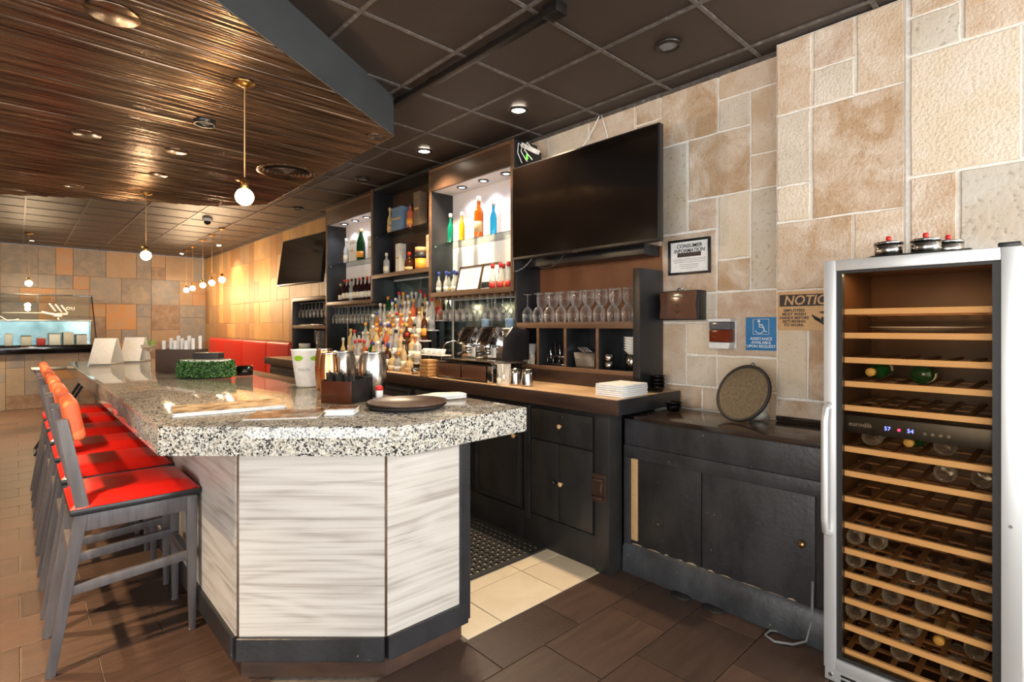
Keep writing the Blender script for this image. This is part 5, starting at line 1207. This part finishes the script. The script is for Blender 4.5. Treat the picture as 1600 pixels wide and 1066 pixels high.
# planter
pl = thing('boxwood_planter', 'oval boxwood arrangement with leafy sides on the bar', 'plant', (1.079, 4.661, GZ), None, R(-43))
B().lathe([(.19, 0), (.2, .02), (.2, .1), (.16, .12), (0, .12)], 28, sy=.5).build('core', 'leaf_dark', pl, local=True)
b = B(); rl = random.Random(5)
for k in range(2600):
    a = rl.random() * 2 * PI; zz = rl.random() * .135; f = 1.0 + rl.uniform(-.03, .1) - .12 * max(0, (zz - .1) / .035) 
    c_ = Vector((.205 * f * math.cos(a), .108 * f * math.sin(a), zz + .004)); q = Vector((rl.uniform(-1, 1), rl.uniform(-1, 1), rl.uniform(-.4, 1))).normalized(); u = q.orthogonal().normalized() * .009; w_ = q.cross(u).normalized() * .006
    c_.z = max(c_.z, .011); b.add([c_ - u, c_ - w_, c_ + u, c_ + w_], [(0, 1, 2, 3)])
o = b.build('foliage', 'leaf', pl, local=True); o['kind'] = 'stuff'
B().lathe([(.0, .122), (.185, .124), (.2, .138), (.193, .14), (.17, .132), (0, .13)], 28, sy=.52).build('white_rim', 'white_ceramic', pl, local=True)
tag(B().prism([(-.10, -.045), (.10, -.045), (.10, .045), (-.10, .045)], .0, .05).build('napkin_box', 'dark_box', None, .004, local=True), 'small dark box resting on the boxwood planter', 'box').location = (1.10, 4.68, GZ + .1415)
bpy.data.objects['napkin_box'].rotation_euler = (0, 0, R(-43))
t = thing('menu_box', 'brown box of rolled white papers behind the boxwood planter', 'box', (1.06, 5.38, GZ), None, R(-43))
for (a0, a1, b0, b1) in ((-.17, .17, -.10, -.092), (-.17, .17, .092, .10), (-.17, -.162, -.092, .092), (.162, .17, -.092, .092)): B().box(a0, a1, b0, b1, 0, .2).build('box_side', 'brown_box', t, .001, local=True)
B().box(-.162, .162, -.092, .092, 0, .006).build('box_floor', 'brown_box', t, local=True)
for k in range(9):
    x_ = -.13 + k * .032; o = B().lathe([(.012, .01), (.015, .275 + .02 * (k % 3)), (.012, .275 + .02 * (k % 3))], 8, (x_, -.05 + .05 * (k % 3), 0)).build('rolled_paper', 'white_paper', t, local=True)
tag(B().lathe([(.062, 0), (.066, .004), (.066, .075), (.06, .075), (.058, .01), (0, .01)], 24, (1.355, 4.66, GZ)).build('black_dish', 'black_gloss'), 'low round black dish beside the boxwood planter', 'dish')
t = thing('cocktail_glass', 'coupe cocktail glass with green garnish on the bar', 'glass', (.895, 5.93, GZ))
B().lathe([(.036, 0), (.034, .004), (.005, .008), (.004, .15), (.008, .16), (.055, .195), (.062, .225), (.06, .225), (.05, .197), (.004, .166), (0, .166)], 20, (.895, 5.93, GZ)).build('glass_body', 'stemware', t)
B().lathe([(.004, .168), (.048, .199), (.052, .21), (0, .21)], 18, (.895, 5.93, GZ)).build('drink', 'p_tan', t)
for k in range(6):
    a = k * 1.1; B().bar((.91, 5.91, GZ + .215), (.91 + .05 * math.cos(a), 5.91 + .05 * math.sin(a), GZ + .25 + .015 * (k % 3)), .022, .003).build('garnish_leaf', 'green_plastic', t)
for k, (x_, y_, w_) in enumerate([(.70, 7.12, .17), (1.0, 7.45, .17)]):
    t = thing('menu_stand', ['nearer', 'farther'][k] + ' white folded menu stand at the far end of the bar', 'menu stand', (x_, y_, GZ), None, R(62))
    for s_ in (-1, 1): B().bar((s_ * .16, 0, .004), (s_ * .02, 0, .27), .2, .006, (0, 1, 0)).build('stand_leaf', 'white_plastic', t, .001, local=True)
    B().box(-.15, .15, -.1, .1, 0, .004).build('stand_base', 'white_plastic', t, .001, local=True)

# ============================================================ FAR END OF THE ROOM
sc_ = thing('food_counter', 'tile clad food counter with black ledge and slanted glass front', 'counter', (-.3, 13.3, 0))
B().box(-1.9, 1.10, 13.02, 13.75, 0, 1.0).build('counter_body', 'slate_grout', sc_)
for (i, j, w_, h_) in pack(12, 4, [(1, 1), (2, 1), (1, 2), (2, 2)], random.Random(9)):
    o = tile('slate_tile', sc_, 'Y-', 13.02, -1.9 + i * .25, -1.9 + (i + w_) * .25, j * .25, (j + h_) * .25, .011, 'slate', .006, .003); o.location -= sc_.location
B().box(-1.92, 1.135, 12.96, 13.78, 1.001, 1.15).build('ledge', 'black_gloss', sc_, .006)
B().add([(-1.9, 13.0, 1.151), (1.125, 13.0, 1.151), (1.06, 13.22, 2.08), (-1.9, 13.22, 2.08), (-1.9, 13.01, 1.151), (1.125, 13.01, 1.151), (1.06, 13.23, 2.08), (-1.9, 13.23, 2.08)], [(0, 1, 2, 3), (7, 6, 5, 4), (0, 4, 5, 1), (1, 5, 6, 2), (2, 6, 7, 3), (3, 7, 4, 0)]).build('glass_front', 'sneeze_glass', sc_)
B().box(-1.9, 1.07, 13.2, 13.76, 2.081, 2.10).build('glass_top', 'sneeze_glass', sc_)
B().bar((1.128, 13.005, 1.151), (1.063, 13.225, 2.10), .02, .02).build('edge_frame', 'black_plastic', sc_); B().bar((-1.9, 13.22, 2.09), (1.07, 13.22, 2.09), .02, .025, (0, 0, 1)).build('top_frame', 'dark_metal', sc_)
B().bar((.28, 13.245, 1.9), (.28, 13.245, 2.08), .02, .02).build('post', 'black_plastic', sc_)
B().box(-1.9, 1.08, 13.3, 13.7, 1.60, 1.625).build('inner_shelf', 'white_plastic', sc_, .003)
B().box(-1.9, 1.08, 13.6, 13.62, 1.151, 1.60).build('inner_back', 'mirror_teal', sc_)
def gstroke(pts, r): B().tube([(a, 12.99 + (z_ - 1.15) * .2366, z_) for a, z_ in pts], r, 5).build('glass_logo', 'white_plastic', sc_)
for k in range(3): gstroke([(.44 + k * .085, 1.93 - k * .015), (.53 + k * .085, 1.78 - k * .015)], .014)
gstroke([(-.2, 1.745), (.35, 1.75), (.5, 1.745)], .008); gstroke([(.33, 1.765), (.5, 1.72), (.7, 1.735)], .022); gstroke([(.5, 1.70), (.62, 1.69)], .02); gstroke([(.56, 1.66), (.57, 1.62)], .016)
gstroke([(-.3, 1.72), (-.2, 1.66), (-.13, 1.6), (-.05, 1.61), (.02, 1.63)], .012)
text('ou', .13, (.74, 13.10, 1.85), (R(77), 0, 0), 'white_plastic', sc_)
for k, (x_, w_, m_, h_) in enumerate([(-.12, .1, 'white_plastic', .2), (.12, .14, 'cream_box', .16), (.33, .12, 'p_red', .12), (.52, .16, 'white_plastic', .2), (.72, .14, 'cream_box', .22), (.92, .16, 'white_plastic', .18)]):
    t = thing('food_container', '%s container from the left inside the glass food counter' % ORD[k], 'container', (x_, 13.35, 1.151), 'containers in the food counter')
    B().box(x_ - w_ / 2, x_ + w_ / 2, 13.27, 13.42, 1.151, 1.151 + h_).build('tub', m_, t, .006); B().box(x_ - w_ / 2 - .005, x_ + w_ / 2 + .005, 13.265, 13.425, 1.152 + h_, 1.165 + h_).build('tub_lid', 'grey_plastic' if k % 2 else 'white_plastic', t, .003)
# red booth
bo = thing('booth_bench', 'red upholstered booth bench along the warm slate wall', 'booth', (3.0, 10.7, 0))
B().box(2.72, 3.27, 8.42, 13.2, 0, .36).build('bench_base', 'dark_walnut', bo, .004)
ys_ = [8.43, 9.48, 10.82, 12.05, 13.18]
for a0, a1 in zip(ys_, ys_[1:]):
    B().box(2.68, 3.14, a0 + .004, a1 - .004, .361, .48).build('seat_cushion', 'red_vinyl', bo, .03, segs=3)
    B().box(3.10, 3.27, a0 + .004, a1 - .004, .482, 1.245).build('back_cushion', 'red_vinyl', bo, .05, segs=3)
B().box(3.20, 3.275, 8.415, 13.2, .48, 1.255).build('back_board', 'dark_walnut', bo, .003)
# folding tray stand
ts = thing('tray_stand', 'folding black tray stand with thin top beyond the last stool', 'stand', (.42, 8.45, 0))
B().box(.12, .72, 8.2, 8.7, .985, 1.0).build('tray_top', 'counter_edge', ts, .003)
for yy in (8.25, 8.65):
    B().bar((.15, yy, 0), (.69, yy, .984), .02, .03).build('cross_leg', 'black_plastic', ts); B().bar((.69, yy + .022, 0), (.15, yy + .022, .984), .02, .03).build('cross_leg', 'black_plastic', ts)
for xx in (.15, .69): B().box(xx - .012, xx + .012, 8.25, 8.672, .0, .02).build('foot_bar', 'black_plastic', ts)
